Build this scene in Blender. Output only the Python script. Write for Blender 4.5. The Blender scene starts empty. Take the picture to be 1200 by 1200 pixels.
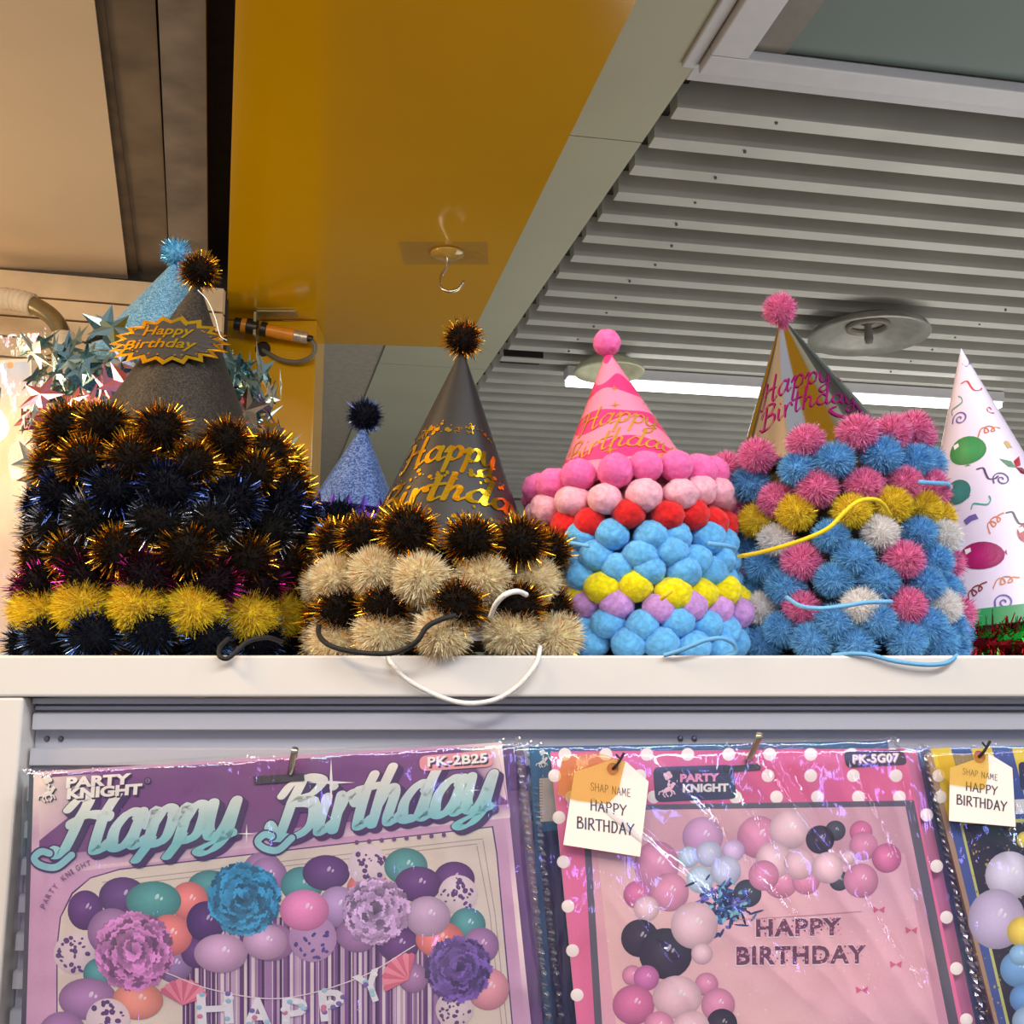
import bpy, bmesh, math, random
from mathutils import Vector, Matrix, Euler, noise

random.seed(7)
PI = math.pi
R_ = math.radians
scene = bpy.context.scene
COL = scene.collection

# ------------------------------------------------------------------ camera
F = 1300.0                      # focal length in pixels of the 1200 px frame
TILT = math.atan(240 / F)       # horizon 240 px below the image centre
Z0 = 1.55                       # eye height
CAM = Vector((0, 0, Z0))
cam_d = bpy.data.cameras.new('camera')
cam_d.sensor_width = 36
cam_d.lens = 36 * F / 1200
cam_d.clip_start = 0.02
cam_d.clip_end = 60
cam = bpy.data.objects.new('camera', cam_d)
cam.location = CAM
cam.rotation_euler = (PI / 2 + TILT, 0, 0)
COL.objects.link(cam)
scene.camera = cam

# ------------------------------------------------------------------ world and lights
world = bpy.data.worlds.new('mall_ambient')
scene.world = world
world.use_nodes = True
wn = world.node_tree.nodes
wn['Background'].inputs['Color'].default_value = (0.92, 0.94, 1.0, 1)
wn['Background'].inputs['Strength'].default_value = 0.42

def area(name, loc, target, size, power, color, size_y=None):
    l = bpy.data.lights.new(name, 'AREA')
    l.energy = power
    l.color = color
    l.size = size
    if size_y:
        l.shape = 'RECTANGLE'
        l.size_y = size_y
    o = bpy.data.objects.new(name, l)
    o.location = loc
    d = Vector(target) - Vector(loc)
    o.rotation_euler = d.to_track_quat('-Z', 'Y').to_euler()
    COL.objects.link(o)
    return o

# strip lamps under the stall roof above and behind the photographer, a warm lamp and an added warm fill on the left, an added upward fill in the hall
area('stall_lamp', (0.55, -0.35, Z0 + 0.90), (0.2, 0.60, Z0 - .05), 1.2, 13.5, (0.93, 0.96, 1.0), 0.12)
area('stall_lamp', (-0.35, -0.75, Z0 + 0.90), (-0.1, 0.60, Z0 - .05), 1.2, 10, (1.0, 0.90, 0.76), 0.12)
area('stall_lamp', (1.35, 0.1, Z0 + 0.90), (0.3, 0.62, Z0 + .05), 0.12, 6, (0.95, 0.97, 1.0), 1.2)
area('warm_light', (-1.05, 0.2, Z0 + 0.80), (-0.2, 0.62, Z0 + 0.05), 0.5, 14, (1.0, 0.70, 0.40), 0.2)
area('warm_light', (-1.7, 1.5, Z0 + 0.2), (-1.0, 2.2, Z0 + 0.7), 0.4, 7, (1.0, 0.74, 0.46), 0.4)  # added out of view to brighten the plank wall and cream panel
area('violet_led_strip', (0.25, -0.5, Z0 + 0.35), (0.1, 0.55, Z0 - .1), 0.5, 0.8, (0.45, 0.4, 1.0), 0.03)
area('hall_bounce_fill', (2.2, 3.9, Z0 - 1.0), (1.9, 3.7, Z0 + 1.4), 2.6, 56, (1.0, 0.98, 0.93))  # added upward fill in place of light bounced off the floor

scene.view_settings.view_transform = 'Standard'
scene.view_settings.look = 'None'
scene.view_settings.exposure = 0.0
scene.view_settings.gamma = 1.0
scene.view_settings.use_curve_mapping = False

# ------------------------------------------------------------------ projection helpers (turn a view direction into a place on a real plane)
FW = Vector((0, math.cos(TILT), math.sin(TILT)))
UP = Vector((0, -math.sin(TILT), math.cos(TILT)))
RT = Vector((1, 0, 0))

def ray(x, y):
    return RT * ((x - 600) / F) + UP * ((600 - y) / F) + FW

def at(x, y, Y):
    d = ray(x, y)
    return CAM + d * (Y / d.y)

def atz(x, y, z):                # z relative to the eye
    d = ray(x, y)
    return CAM + d * (z / d.z)

# ------------------------------------------------------------------ colours and materials
def lin(c):
    def f(v):
        v = v / 255.0
        return v / 12.92 if v <= 0.04045 else ((v + 0.055) / 1.055) ** 2.4
    return (f(c[0]), f(c[1]), f(c[2]), 1.0)

MATS = {}

def base_mat(name):
    m = bpy.data.materials.new(name)
    m.use_nodes = True
    nt = m.node_tree
    b = nt.nodes['Principled BSDF']
    return m, nt, b

def mat(name, col, rough=0.5, metal=0.0, var=0.12, scale=30.0, bump=0.0, bscale=200.0, spec=0.5, coat=0.0, sheen=0.0, sss=0.0):
    if name in MATS:
        return MATS[name]
    m, nt, b = base_mat(name)
    n, l = nt.nodes, nt.links
    tc = n.new('ShaderNodeTexCoord')
    nz = n.new('ShaderNodeTexNoise')
    nz.inputs['Scale'].default_value = scale
    nz.inputs['Detail'].default_value = 4
    l.new(tc.outputs['Object'], nz.inputs['Vector'])
    rp = n.new('ShaderNodeValToRGB')
    c = lin(col)
    lo = [max(0, v * (1 - var)) for v in c[:3]] + [1]
    hi = [min(1, v * (1 + var)) for v in c[:3]] + [1]
    rp.color_ramp.elements[0].position = 0.3
    rp.color_ramp.elements[1].position = 0.7
    rp.color_ramp.elements[0].color = lo
    rp.color_ramp.elements[1].color = hi
    l.new(nz.outputs['Fac'], rp.inputs['Fac'])
    l.new(rp.outputs['Color'], b.inputs['Base Color'])
    b.inputs['Roughness'].default_value = rough
    b.inputs['Metallic'].default_value = metal
    b.inputs['Specular IOR Level'].default_value = spec
    b.inputs['Coat Weight'].default_value = coat
    b.inputs['Coat Roughness'].default_value = 0.08
    b.inputs['Sheen Weight'].default_value = sheen
    if sss:
        b.inputs['Subsurface Weight'].default_value = sss
        b.inputs['Subsurface Scale'].default_value = 0.004
    if bump:
        nb = n.new('ShaderNodeTexNoise')
        nb.inputs['Scale'].default_value = bscale
        nb.inputs['Detail'].default_value = 5
        l.new(tc.outputs['Object'], nb.inputs['Vector'])
        bp = n.new('ShaderNodeBump')
        bp.inputs['Strength'].default_value = bump
        bp.inputs['Distance'].default_value = 0.002 if bscale != 26 else 0.08
        l.new(nb.outputs['Fac'], bp.inputs['Height'])
        l.new(bp.outputs['Normal'], b.inputs['Normal'])
    MATS[name] = m
    return m

def glitter(name, dark, light, scale=1100.0, metal=0.55, rough=0.38):
    if name in MATS:
        return MATS[name]
    m, nt, b = base_mat(name)
    n, l = nt.nodes, nt.links
    tc = n.new('ShaderNodeTexCoord')
    vo = n.new('ShaderNodeTexVoronoi')
    vo.inputs['Scale'].default_value = scale
    l.new(tc.outputs['Object'], vo.inputs['Vector'])
    sp = n.new('ShaderNodeSeparateColor')
    l.new(vo.outputs['Color'], sp.inputs['Color'])
    rp = n.new('ShaderNodeValToRGB')
    rp.color_ramp.elements[0].position = 0.25
    rp.color_ramp.elements[0].color = lin(dark)
    rp.color_ramp.elements[1].position = 0.95
    rp.color_ramp.elements[1].color = lin(light)
    l.new(sp.outputs['Red'], rp.inputs['Fac'])
    l.new(rp.outputs['Color'], b.inputs['Base Color'])
    b.inputs['Metallic'].default_value = metal
    b.inputs['Roughness'].default_value = rough
    bp = n.new('ShaderNodeBump')
    bp.inputs['Strength'].default_value = 0.8
    bp.inputs['Distance'].default_value = 0.0006
    l.new(sp.outputs['Green'], bp.inputs['Height'])
    l.new(bp.outputs['Normal'], b.inputs['Normal'])
    MATS[name] = m
    return m

def print_mat(name='printed_ink', rough=0.42, coat=0.0, metal=0.0):
    if name in MATS:
        return MATS[name]
    m, nt, b = base_mat(name)
    n, l = nt.nodes, nt.links
    at_ = n.new('ShaderNodeVertexColor')
    at_.layer_name = 'ink'
    tc = n.new('ShaderNodeTexCoord')
    nz = n.new('ShaderNodeTexNoise')
    nz.inputs['Scale'].default_value = 900
    l.new(tc.outputs['Object'], nz.inputs['Vector'])
    mx = n.new('ShaderNodeMix')
    mx.data_type = 'RGBA'
    mx.blend_type = 'MULTIPLY'
    mx.inputs['Factor'].default_value = 0.12
    l.new(at_.outputs['Color'], mx.inputs['A'])
    l.new(nz.outputs['Fac'], mx.inputs['B'])
    l.new(mx.outputs['Result'], b.inputs['Base Color'])
    b.inputs['Roughness'].default_value = rough
    b.inputs['Coat Weight'].default_value = coat
    b.inputs['Metallic'].default_value = metal
    MATS[name] = m
    return m

def film_mat(name, strength=0.5, tint=True, base=0.03, rough=0.06):
    """clear cellophane: mostly see-through, glossy, with the iridescence of the foil"""
    if name in MATS:
        return MATS[name]
    m = bpy.data.materials.new(name)
    m.use_nodes = True
    nt = m.node_tree
    n, l = nt.nodes, nt.links
    n.remove(n['Principled BSDF'])
    out = n['Material Output']
    tr = n.new('ShaderNodeBsdfTransparent')
    gl = n.new('ShaderNodeBsdfGlossy')
    gl.inputs['Roughness'].default_value = rough
    mx = n.new('ShaderNodeMixShader')
    lw = n.new('ShaderNodeLayerWeight')
    lw.inputs['Blend'].default_value = 0.35
    mr = n.new('ShaderNodeMapRange')
    mr.inputs['To Min'].default_value = base
    mr.inputs['To Max'].default_value = strength
    l.new(lw.outputs['Fresnel'], mr.inputs['Value'])
    l.new(mr.outputs['Result'], mx.inputs['Fac'])
    tc = n.new('ShaderNodeTexCoord')
    nz = n.new('ShaderNodeTexNoise')
    nz.inputs['Scale'].default_value = 1.0
    nz.inputs['Detail'].default_value = 4
    nz.inputs['Distortion'].default_value = 0.8
    mp = n.new('ShaderNodeMapping')
    mp.inputs['Rotation'].default_value = (0, R_(-28), 0)
    mp.inputs['Scale'].default_value = (52, 20, 9)
    l.new(tc.outputs['Object'], mp.inputs['Vector'])
    l.new(mp.outputs['Vector'], nz.inputs['Vector'])
    bp = n.new('ShaderNodeBump')
    bp.inputs['Strength'].default_value = 0.5
    bp.inputs['Distance'].default_value = 0.008
    l.new(nz.outputs['Fac'], bp.inputs['Height'])
    l.new(bp.outputs['Normal'], gl.inputs['Normal'])
    if tint:
        rp = n.new('ShaderNodeValToRGB')
        e = rp.color_ramp.elements
        e[0].position = 0.3
        e[0].color = (1.0, 0.95, 0.9, 1)
        e[1].position = 0.75
        e[1].color = (0.95, 0.95, 1.0, 1)
        for p, c in ((0.42, (0.75, 0.6, 1.0, 1)), (0.5, (0.45, 0.5, 1.0, 1)), (0.57, (0.6, 0.95, 1.0, 1)), (0.66, (1.0, 0.6, 0.9, 1))):
            k = e.new(p)
            k.color = c
        n2 = n.new('ShaderNodeTexNoise')
        n2.inputs['Scale'].default_value = 14
        l.new(tc.outputs['Object'], n2.inputs['Vector'])
        l.new(n2.outputs['Fac'], rp.inputs['Fac'])
        l.new(rp.outputs['Color'], gl.inputs['Color'])
    l.new(tr.outputs[0], mx.inputs[1])
    l.new(gl.outputs[0], mx.inputs[2])
    l.new(mx.outputs[0], out.inputs['Surface'])
    MATS[name] = m
    return m

def emit(name, col, strength):
    if name in MATS:
        return MATS[name]
    m, nt, b = base_mat(name)
    b.inputs['Base Color'].default_value = lin(col)
    b.inputs['Emission Color'].default_value = lin(col)
    b.inputs['Emission Strength'].default_value = strength
    MATS[name] = m
    return m

# ------------------------------------------------------------------ mesh helpers
class MB:
    def __init__(self):
        self.v = []
        self.f = []
        self.m = []
        self.c = []

    def add(self, verts, faces, mi=0, col=None):
        o = len(self.v)
        self.v += [tuple(p) for p in verts]
        self.f += [tuple(i + o for i in f) for f in faces]
        self.m += [mi] * len(faces)
        if col is not None:
            if isinstance(col, list):
                self.c += col
            else:
                self.c += [col] * len(verts)

    def box(self, lo, hi, mi=0):
        x0, y0, z0 = lo
        x1, y1, z1 = hi
        self.add([(x0, y0, z0), (x1, y0, z0), (x1, y1, z0), (x0, y1, z0), (x0, y0, z1), (x1, y0, z1), (x1, y1, z1), (x0, y1, z1)],
                 [(0, 3, 2, 1), (4, 5, 6, 7), (0, 1, 5, 4), (1, 2, 6, 5), (2, 3, 7, 6), (3, 0, 4, 7)], mi)

    def prism(self, poly, off, mi=0):
        """polygon (list of Vector) extruded by vector off"""
        n = len(poly)
        v = [Vector(p) for p in poly] + [Vector(p) + Vector(off) for p in poly]
        f = [tuple(range(n))[::-1], tuple(range(n, 2 * n))]
        f += [(i, (i + 1) % n, n + (i + 1) % n, n + i) for i in range(n)]
        self.add(v, f, mi)

    def tube(self, pts, r, seg=8, mi=0, cap=True):
        pts = [Vector(p) for p in pts]
        rings = []
        prev = None
        for i, p in enumerate(pts):
            t = (pts[min(i + 1, len(pts) - 1)] - pts[max(i - 1, 0)]).normalized()
            a = prev if prev is not None else (Vector((0, 0, 1)) if abs(t.z) < 0.9 else Vector((1, 0, 0)))
            u = (a - t * a.dot(t)).normalized()
            prev = u
            w = t.cross(u)
            rr = r[i] if isinstance(r, (list, tuple)) else r
            rings.append([p + (u * math.cos(2 * PI * k / seg) + w * math.sin(2 * PI * k / seg)) * rr for k in range(seg)])
        v = [q for rg in rings for q in rg]
        f = []
        for i in range(len(rings) - 1):
            for k in range(seg):
                f.append((i * seg + k, i * seg + (k + 1) % seg, (i + 1) * seg + (k + 1) % seg, (i + 1) * seg + k))
        if cap:
            f.append(tuple(range(seg))[::-1])
            f.append(tuple((len(rings) - 1) * seg + k for k in range(seg)))
        self.add(v, f, mi)

    def lathe(self, prof, seg=40, M=None, mi=0):
        """profile [(r,z)] around z"""
        v = []
        for r, z in prof:
            for k in range(seg):
                a = 2 * PI * k / seg
                p = Vector((r * math.cos(a), r * math.sin(a), z))
                v.append(M @ p if M else p)
        f = []
        for i in range(len(prof) - 1):
            for k in range(seg):
                f.append((i * seg + k, i * seg + (k + 1) % seg, (i + 1) * seg + (k + 1) % seg, (i + 1) * seg + k))
        self.add(v, f, mi)

    def mesh(self, name, mats, smooth=False):
        me = bpy.data.meshes.new(name)
        me.from_pydata(self.v, [], self.f)
        for m in (mats if isinstance(mats, (list, tuple)) else [mats]):
            me.materials.append(m)
        if any(self.m):
            me.polygons.foreach_set('material_index', self.m)
        if smooth:
            me.polygons.foreach_set('use_smooth', [True] * len(me.polygons))
        if self.c:
            at_ = me.color_attributes.new('ink', 'FLOAT_COLOR', 'POINT')
            at_.data.foreach_set('color', [x for c in self.c for x in c])
        me.update()
        return me

    def build(self, name, mats, parent=None, smooth=False, bevel=0.0):
        o = obj(name, self.mesh(name, mats, smooth), parent)
        if bevel:
            b = o.modifiers.new('bevel', 'BEVEL')
            b.width = bevel
            b.segments = 2
            b.limit_method = 'ANGLE'
        return o

def obj(name, me, parent=None, loc=None, rot=None, scale=None):
    o = bpy.data.objects.new(name, me)
    COL.objects.link(o)
    if parent is not None:
        o.parent = parent
    if loc is not None:
        o.location = loc
    if rot is not None:
        o.rotation_euler = rot
    if scale is not None:
        o.scale = (scale,) * 3 if isinstance(scale, (int, float)) else scale
    return o

def tag(o, label, cat=None, group=None, kind=None):
    if label:
        o['label'] = label
    if cat:
        o['category'] = cat
    if group:
        o['group'] = group
    if kind:
        o['kind'] = kind
    return o

def thing(name, label, cat, loc=(0, 0, 0), rot=(0, 0, 0), group=None):
    o = obj(name, None, None, loc, rot)
    return tag(o, label, cat, group)

def structure(o, label=None):
    o['kind'] = 'structure'
    if label:
        o['label'] = label
    return o

def catmull(pts, n=8):
    P = [Vector(p) for p in pts]
    if len(P) < 3:
        return [P[0].lerp(P[-1], i / n) for i in range(n + 1)]
    out = []
    for i in range(len(P) - 1):
        p0 = P[i - 1] if i else P[0] * 2 - P[1]
        p1, p2 = P[i], P[i + 1]
        p3 = P[i + 2] if i + 2 < len(P) else P[-1] * 2 - P[-2]
        for k in range(n):
            t = k / n
            out.append(0.5 * ((2 * p1) + (p2 - p0) * t + (2 * p0 - 5 * p1 + 4 * p2 - p3) * t * t + (3 * p1 - p0 - 3 * p2 + p3) * t ** 3))
    out.append(P[-1])
    return out

# ------------------------------------------------------------------ flat shapes in 2D: ribbons, lettering
def ribbon2(pts, w, thin=0.4, pen=0.9, n=7, smooth=True):
    """a pen stroke of changing width: returns verts2, faces"""
    P = catmull([(p[0], p[1], 0) for p in pts], n) if smooth else [Vector((p[0], p[1], 0)) for p in pts]
    V, Fc = [], []
    for i, p in enumerate(P):
        t = P[min(i + 1, len(P) - 1)] - P[max(i - 1, 0)]
        if t.length < 1e-9:
            t = Vector((1, 0, 0))
        t.normalize()
        ang = math.atan2(t.y, t.x)
        ww = w * (thin + (1 - thin) * abs(math.sin(ang - pen + 0.35))) * 0.5
        nrm = Vector((-t.y, t.x, 0))
        V += [p + nrm * ww, p - nrm * ww]
        if i == 0 or i == len(P) - 1:
            # round cap
            sgn = -1 if i == 0 else 1
            b = len(V)
            cap = []
            for k in range(1, 6):
                a = PI * k / 6
                cap.append(p + nrm * ww * math.cos(a) + t * sgn * ww * math.sin(a))
            V += cap
            ids = [b - 2] + list(range(b, b + 5)) + [b - 1]
            Fc.append(tuple(ids if i == 0 else ids[::-1]))
    idx = []
    k = 0
    for i in range(len(P)):
        idx.append(k)
        k += 2
        if i == 0 or i == len(P) - 1:
            k += 5
    for i in range(len(P) - 1):
        a, b = idx[i], idx[i + 1]
        Fc.append((a, a + 1, b + 1, b))
    return [(p.x, p.y) for p in V], Fc

SCRIPT = {
    'a': (0.56, [[(.44, .42), (.26, .51), (.07, .32), (.07, .09), (.21, 0), (.37, .16), (.45, .46)], [(.46, .5), (.41, .15), (.47, .01), (.6, .1)]]),
    'p': (0.52, [[(.0, .3), (.13, .5), (.12, .0), (.07, -.45)], [(.12, .25), (.28, .5), (.44, .4), (.42, .12), (.28, 0), (.15, .06)]]),
    'y': (0.52, [[(.04, .5), (.06, .15), (.18, .01), (.33, .15), (.42, .5)], [(.43, .5), (.40, .0), (.32, -.35), (.16, -.46), (.05, -.33), (.2, -.16), (.52, .04)]]),
    'i': (0.27, [[(.08, .5), (.05, .12), (.12, 0), (.25, .1)], [(.12, .7), (.13, .72)]]),
    'r': (0.36, [[(.06, .5), (.06, .0)], [(.07, .25), (.17, .47), (.28, .5), (.33, .4)]]),
    't': (0.34, [[(.17, .88), (.12, .15), (.19, 0), (.33, .1)], [(-.02, .56), (.34, .6)]]),
    'h': (0.52, [[(.12, 1.0), (.06, 0)], [(.08, .26), (.22, .5), (.34, .41), (.32, .1), (.4, 0), (.52, .1)]]),
    'd': (0.58, [[(.42, .4), (.25, .5), (.06, .3), (.07, .08), (.21, 0), (.38, .15), (.48, 1.0)], [(.48, 1.0), (.42, .15), (.48, 0), (.6, .1)]]),
    'H': (0.78, [[(-.1, .72), (.02, .95), (.2, .9), (.16, .45), (.02, .02), (-.12, .05)], [(.66, 1.02), (.58, .5), (.56, .06), (.66, .0), (.76, .1)], [(.02, .42), (.3, .56), (.66, .5)]]),
    'B': (0.74, [[(.22, .95), (.17, .4), (.1, 0)], [(-.06, .66), (.05, .92), (.32, 1.02), (.6, .88), (.5, .62), (.25, .52), (.58, .44), (.62, .14), (.36, -.03), (.06, .02), (-.1, .16)]]),
    ' ': (0.35, []),
}
CAPS = {
    'S': (.5, [[(.42, .85), (.25, 1), (.06, .82), (.22, .52), (.42, .3), (.25, 0), (.03, .14)]]),
    'H': (.55, [[(.06, 1), (.06, 0)], [(.44, 1), (.44, 0)], [(.06, .5), (.44, .55)]]),
    'A': (.55, [[(.02, 0), (.25, 1)], [(.25, 1), (.48, 0)], [(.1, .35), (.4, .38)]]),
    'P': (.5, [[(.08, 1), (.06, 0)], [(.06, .95), (.3, 1), (.42, .75), (.28, .5), (.08, .46)]]),
    'N': (.55, [[(.06, 0), (.06, 1)], [(.06, 1), (.44, 0)], [(.44, 0), (.44, 1)]]),
    'M': (.62, [[(.04, 0), (.1, 1)], [(.1, 1), (.28, .3)], [(.28, .3), (.46, 1)], [(.46, 1), (.52, 0)]]),
    'E': (.48, [[(.08, 1), (.08, 0)], [(.08, .97), (.4, 1)], [(.08, .5), (.34, .52)], [(.08, .02), (.42, .02)]]),
    'B': (.52, [[(.08, 1), (.06, 0)], [(.06, .97), (.3, 1), (.36, .75), (.1, .54)], [(.1, .54), (.4, .5), (.42, .1), (.06, .0)]]),
    'I': (.2, [[(.08, 1), (.08, 0)]]),
    'R': (.52, [[(.08, 1), (.06, 0)], [(.06, .95), (.32, 1), (.4, .72), (.26, .5), (.08, .46)], [(.2, .48), (.46, 0)]]),
    'T': (.5, [[(.0, .96), (.48, 1)], [(.25, .98), (.24, 0)]]),
    'D': (.54, [[(.08, 1), (.06, 0)], [(.06, .98), (.34, .9), (.44, .5), (.3, .08), (.06, 0)]]),
    'Y': (.5, [[(.0, 1), (.24, .5)], [(.48, 1), (.24, .5), (.16, 0)]]),
    ' ': (.3, []),
}

def lettering(text, w=0.12, slant=0.25, gap=0.02, thin=0.4, font=SCRIPT, pen=0.9, n=7, rise=0.0):
    """list of (verts2, faces) plus total width, x-height .5 em, cap 1 em"""
    shapes = []
    x = 0.0
    for ch in text:
        adv, strokes = font[ch]
        for s in strokes:
            pts = [(x + px + py * slant, py + rise * (x + px)) for px, py in s]
            shapes.append(ribbon2(pts, w, thin, pen, n))
        x += adv + gap
    return shapes, x

def block_text(text, bold=0.0, shear=0.0, spacing=1.0):
    """built-in typeface turned into flat polygons; verts scaled so the box is 0..1 wide, cap height 1"""
    cu = bpy.data.curves.new('t', 'FONT')
    cu.body = text
    cu.size = 1
    cu.offset = bold
    cu.shear = shear
    cu.space_character = spacing
    cu.resolution_u = 3
    o = bpy.data.objects.new('t', cu)
    COL.objects.link(o)
    bpy.context.view_layer.update()
    me = bpy.data.meshes.new_from_object(o.evaluated_get(bpy.context.evaluated_depsgraph_get()))
    V = [(v.co.x, v.co.y) for v in me.vertices]
    Fc = [tuple(p.vertices) for p in me.polygons]
    bpy.data.objects.remove(o)
    bpy.data.curves.remove(cu)
    bpy.data.meshes.remove(me)
    x0 = min(p[0] for p in V)
    x1 = max(p[0] for p in V)
    h = 0.73
    return [((p[0] - x0) / (x1 - x0), p[1] / h) for p in V], Fc

def star2(n, r1, r2, rot=PI / 2):
    return [((r1 if k % 2 == 0 else r2) * math.cos(rot + PI * k / n), (r1 if k % 2 == 0 else r2) * math.sin(rot + PI * k / n)) for k in range(2 * n)]

# ------------------------------------------------------------------ the hall ceiling
HZ = 1.40                       # ceiling above the eye
PHI = R_(11)                    # the hall runs 11 degrees off the shelf
S_ = Vector((math.cos(PHI), math.sin(PHI), 0))
N_ = Vector((-math.sin(PHI), math.cos(PHI), 0))

def sn(s, n, z):                # hall coordinates to world
    return CAM + S_ * s + N_ * n + Vector((0, 0, z))

def hall_box(mb, s0, s1, n0, n1, z0, z1, mi=0):
    v = [sn(s, n, z) for z in (z0, z1) for s, n in ((s0, n0), (s1, n0), (s1, n1), (s0, n1))]
    mb.add(v, [(0, 3, 2, 1), (4, 5, 6, 7), (0, 1, 5, 4), (1, 2, 6, 5), (2, 3, 7, 6), (3, 0, 4, 7)], mi)

M_band = mat('painted_cream_metal', (186, 184, 160), 0.45, var=0.04, scale=3)
M_baffle = mat('aluminium_baffle', (206, 204, 196), 0.42, metal=0.25, var=0.08, scale=4, bump=0.05)
M_plenum = mat('dusty_plenum_metal', (104, 102, 95), 0.7, var=0.15, scale=6)
M_tile = mat('textured_ceiling_board', (172, 162, 146), 0.85, var=0.1, scale=40, bump=0.4, bscale=160)
M_yel = mat('yellow_gloss_panel', (206, 152, 0), 0.16, var=0.05, scale=2, coat=0.35, bump=0.015, bscale=12)
M_frame = mat('white_window_metal', (214, 212, 216), 0.35, var=0.03)
M_brown = mat('bronze_reveal', (120, 112, 102), 0.4, var=0.1)
M_dark = mat('dark_gap', (44, 36, 30), 0.9)

mb = MB()
hall_box(mb, 0.72, 7.0, -2.5, 7.4, HZ + 0.075, HZ + 0.12)
ceil = structure(mb.build('ceiling', M_plenum), 'grey metal ceiling above the hanging strips')
n0 = 2.2
def edge_s(n):
    return 0.836 - 0.038 * (n - 2.2)
k = 0
n = 2.255
while n < 6.9:
    mb = MB()
    wob = random.uniform(-0.006, 0.006)
    hall_box(mb, edge_s(n) + wob, 6.8, n, n + 0.052, HZ + 0.0 + random.uniform(-.003, .003), HZ + 0.075)
    mb.build('baffle', M_baffle, ceil)
    if n < 4.0:
        # small rivets under the nearer strips
        for s in (edge_s(n) + 0.22 + 0.05 * random.random(), edge_s(n) + 1.6):
            rv = MB()
            c = sn(s, n + 0.02, HZ - 0.006)
            rv.lathe([(0.0, -0.001), (0.004, 0), (0.004, 0.006)], 8, Matrix.Translation(c))
            rv.build('rivet', M_plenum, ceil)
    n += 0.1445
# cream band beside the strips, in panels with an open joint
band = structure(obj('trim_1', None), 'flat cream metal band along the ceiling')
for a, b in ((-2.5, -.5), (-.496, 1.0), (1.004, 2.425), (2.429, 4.3), (4.304, 6.2), (6.204, 7.4)):
    mb = MB()
    v = []
    for z in (HZ - 0.002, HZ + 0.03):
        v += [sn(0.30 - 0.047 * (a - 4.09), a, z), sn(edge_s(a) - 0.028, a, z), sn(edge_s(b) - 0.028, b, z), sn(0.30 - 0.047 * (b - 4.09), b, z)]
    mb.add(v, [(0, 3, 2, 1), (4, 5, 6, 7), (0, 1, 5, 4), (1, 2, 6, 5), (2, 3, 7, 6), (3, 0, 4, 7)])
    mb.build('band_panel', M_band, band)
mb = MB()
hall_box(mb, 0.70, 0.86, -2.5, 7.4, HZ + 0.06, HZ + 0.08)
mb.build('shadow_gap', M_dark, band)
# textured board left of the band
mb = MB()
hall_box(mb, -3.6, 0.36, 2.6, 7.4, HZ + 0.005, HZ + 0.05)
structure(mb.build('ceiling', M_tile), 'greige textured ceiling board behind the yellow column')
# far walls
mb = MB()
hall_box(mb, -3.6, 7.0, 7.4, 7.5, -1.55, HZ + 0.12)
structure(mb.build('wall_back', mat('pale_hall_wall', (186, 190, 178), 0.8, var=0.05, scale=2)), 'pale far wall of the hall')
mb = MB()
mb.box((-4, -2.5, -0.05), (7, 8.5, 0))
structure(mb.build('floor', mat('grey_floor_tile', (150, 146, 140), 0.4, var=0.1, scale=4)), 'grey floor')

# ceiling window at the upper right
win = structure(obj('window_1', None), 'white framed glass window set into the ceiling')
c0 = 2.076
s0 = 0.815
mb = MB()
hall_box(mb, s0, 4.2, c0 - 0.07, c0, HZ - 0.03, HZ - 0.004)
mb.build('frame_rail', M_frame, win, bevel=0.004)
mb = MB()
hall_box(mb, s0, s0 + 0.085, 0.9, c0 - 0.071, HZ - 0.03, HZ - 0.004)
mb.build('frame_rail', M_frame, win, bevel=0.004)
mb = MB()
hall_box(mb, s0 + 0.0, 4.2, c0 + 0.016, c0 + 0.08, HZ + 0.004, HZ + 0.07)
mb.build('frame_ledge', M_frame, win, bevel=0.004)
mb = MB()
hall_box(mb, s0 - 0.035, s0 - 0.002, 0.9, c0 + 0.01, HZ - 0.012, HZ + 0.08)
mb.build('frame_ledge', M_frame, win, bevel=0.004)
mb = MB()
hall_box(mb, s0 + 0.085, s0 + 0.17, 0.9, c0 - 0.07, HZ - 0.006, HZ + 0.01)
mb.build('reveal', M_brown, win)
mb = MB()
hall_box(mb, s0 + 0.17, 4.2, 0.9, c0 - 0.07, HZ - 0.002, HZ + 0.012)
mb.build('pane', mat('smoked_glass', (104, 118, 114), 0.55, var=0.1, scale=1.2, bump=0.02, bscale=6), win)

# LED batten
bat = thing('batten_light', 'long white fluorescent batten glowing under the ceiling strips', 'ceiling light', sn(1.04, 4.2, HZ - 0.07))
Minv = Matrix.Translation(-Vector(bat.location))
def local_hall(mb, inv, *a):
    q = MB()
    hall_box(q, *a)
    mb.add([inv @ Vector(p) for p in q.v], q.f)
mb = MB()
local_hall(mb, Minv, 1.04, 3.0, 4.17, 4.25, HZ - 0.05, HZ - 0.005)
mb.build('housing', M_frame, bat, bevel=0.004)
mb = MB()
local_hall(mb, Minv, 1.045, 2.99, 4.175, 4.245, HZ - 0.075, HZ - 0.051)
mb.build('tube_diffuser', emit('cool_white_tube', (255, 255, 250), 4.0), bat, bevel=0.006)

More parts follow.
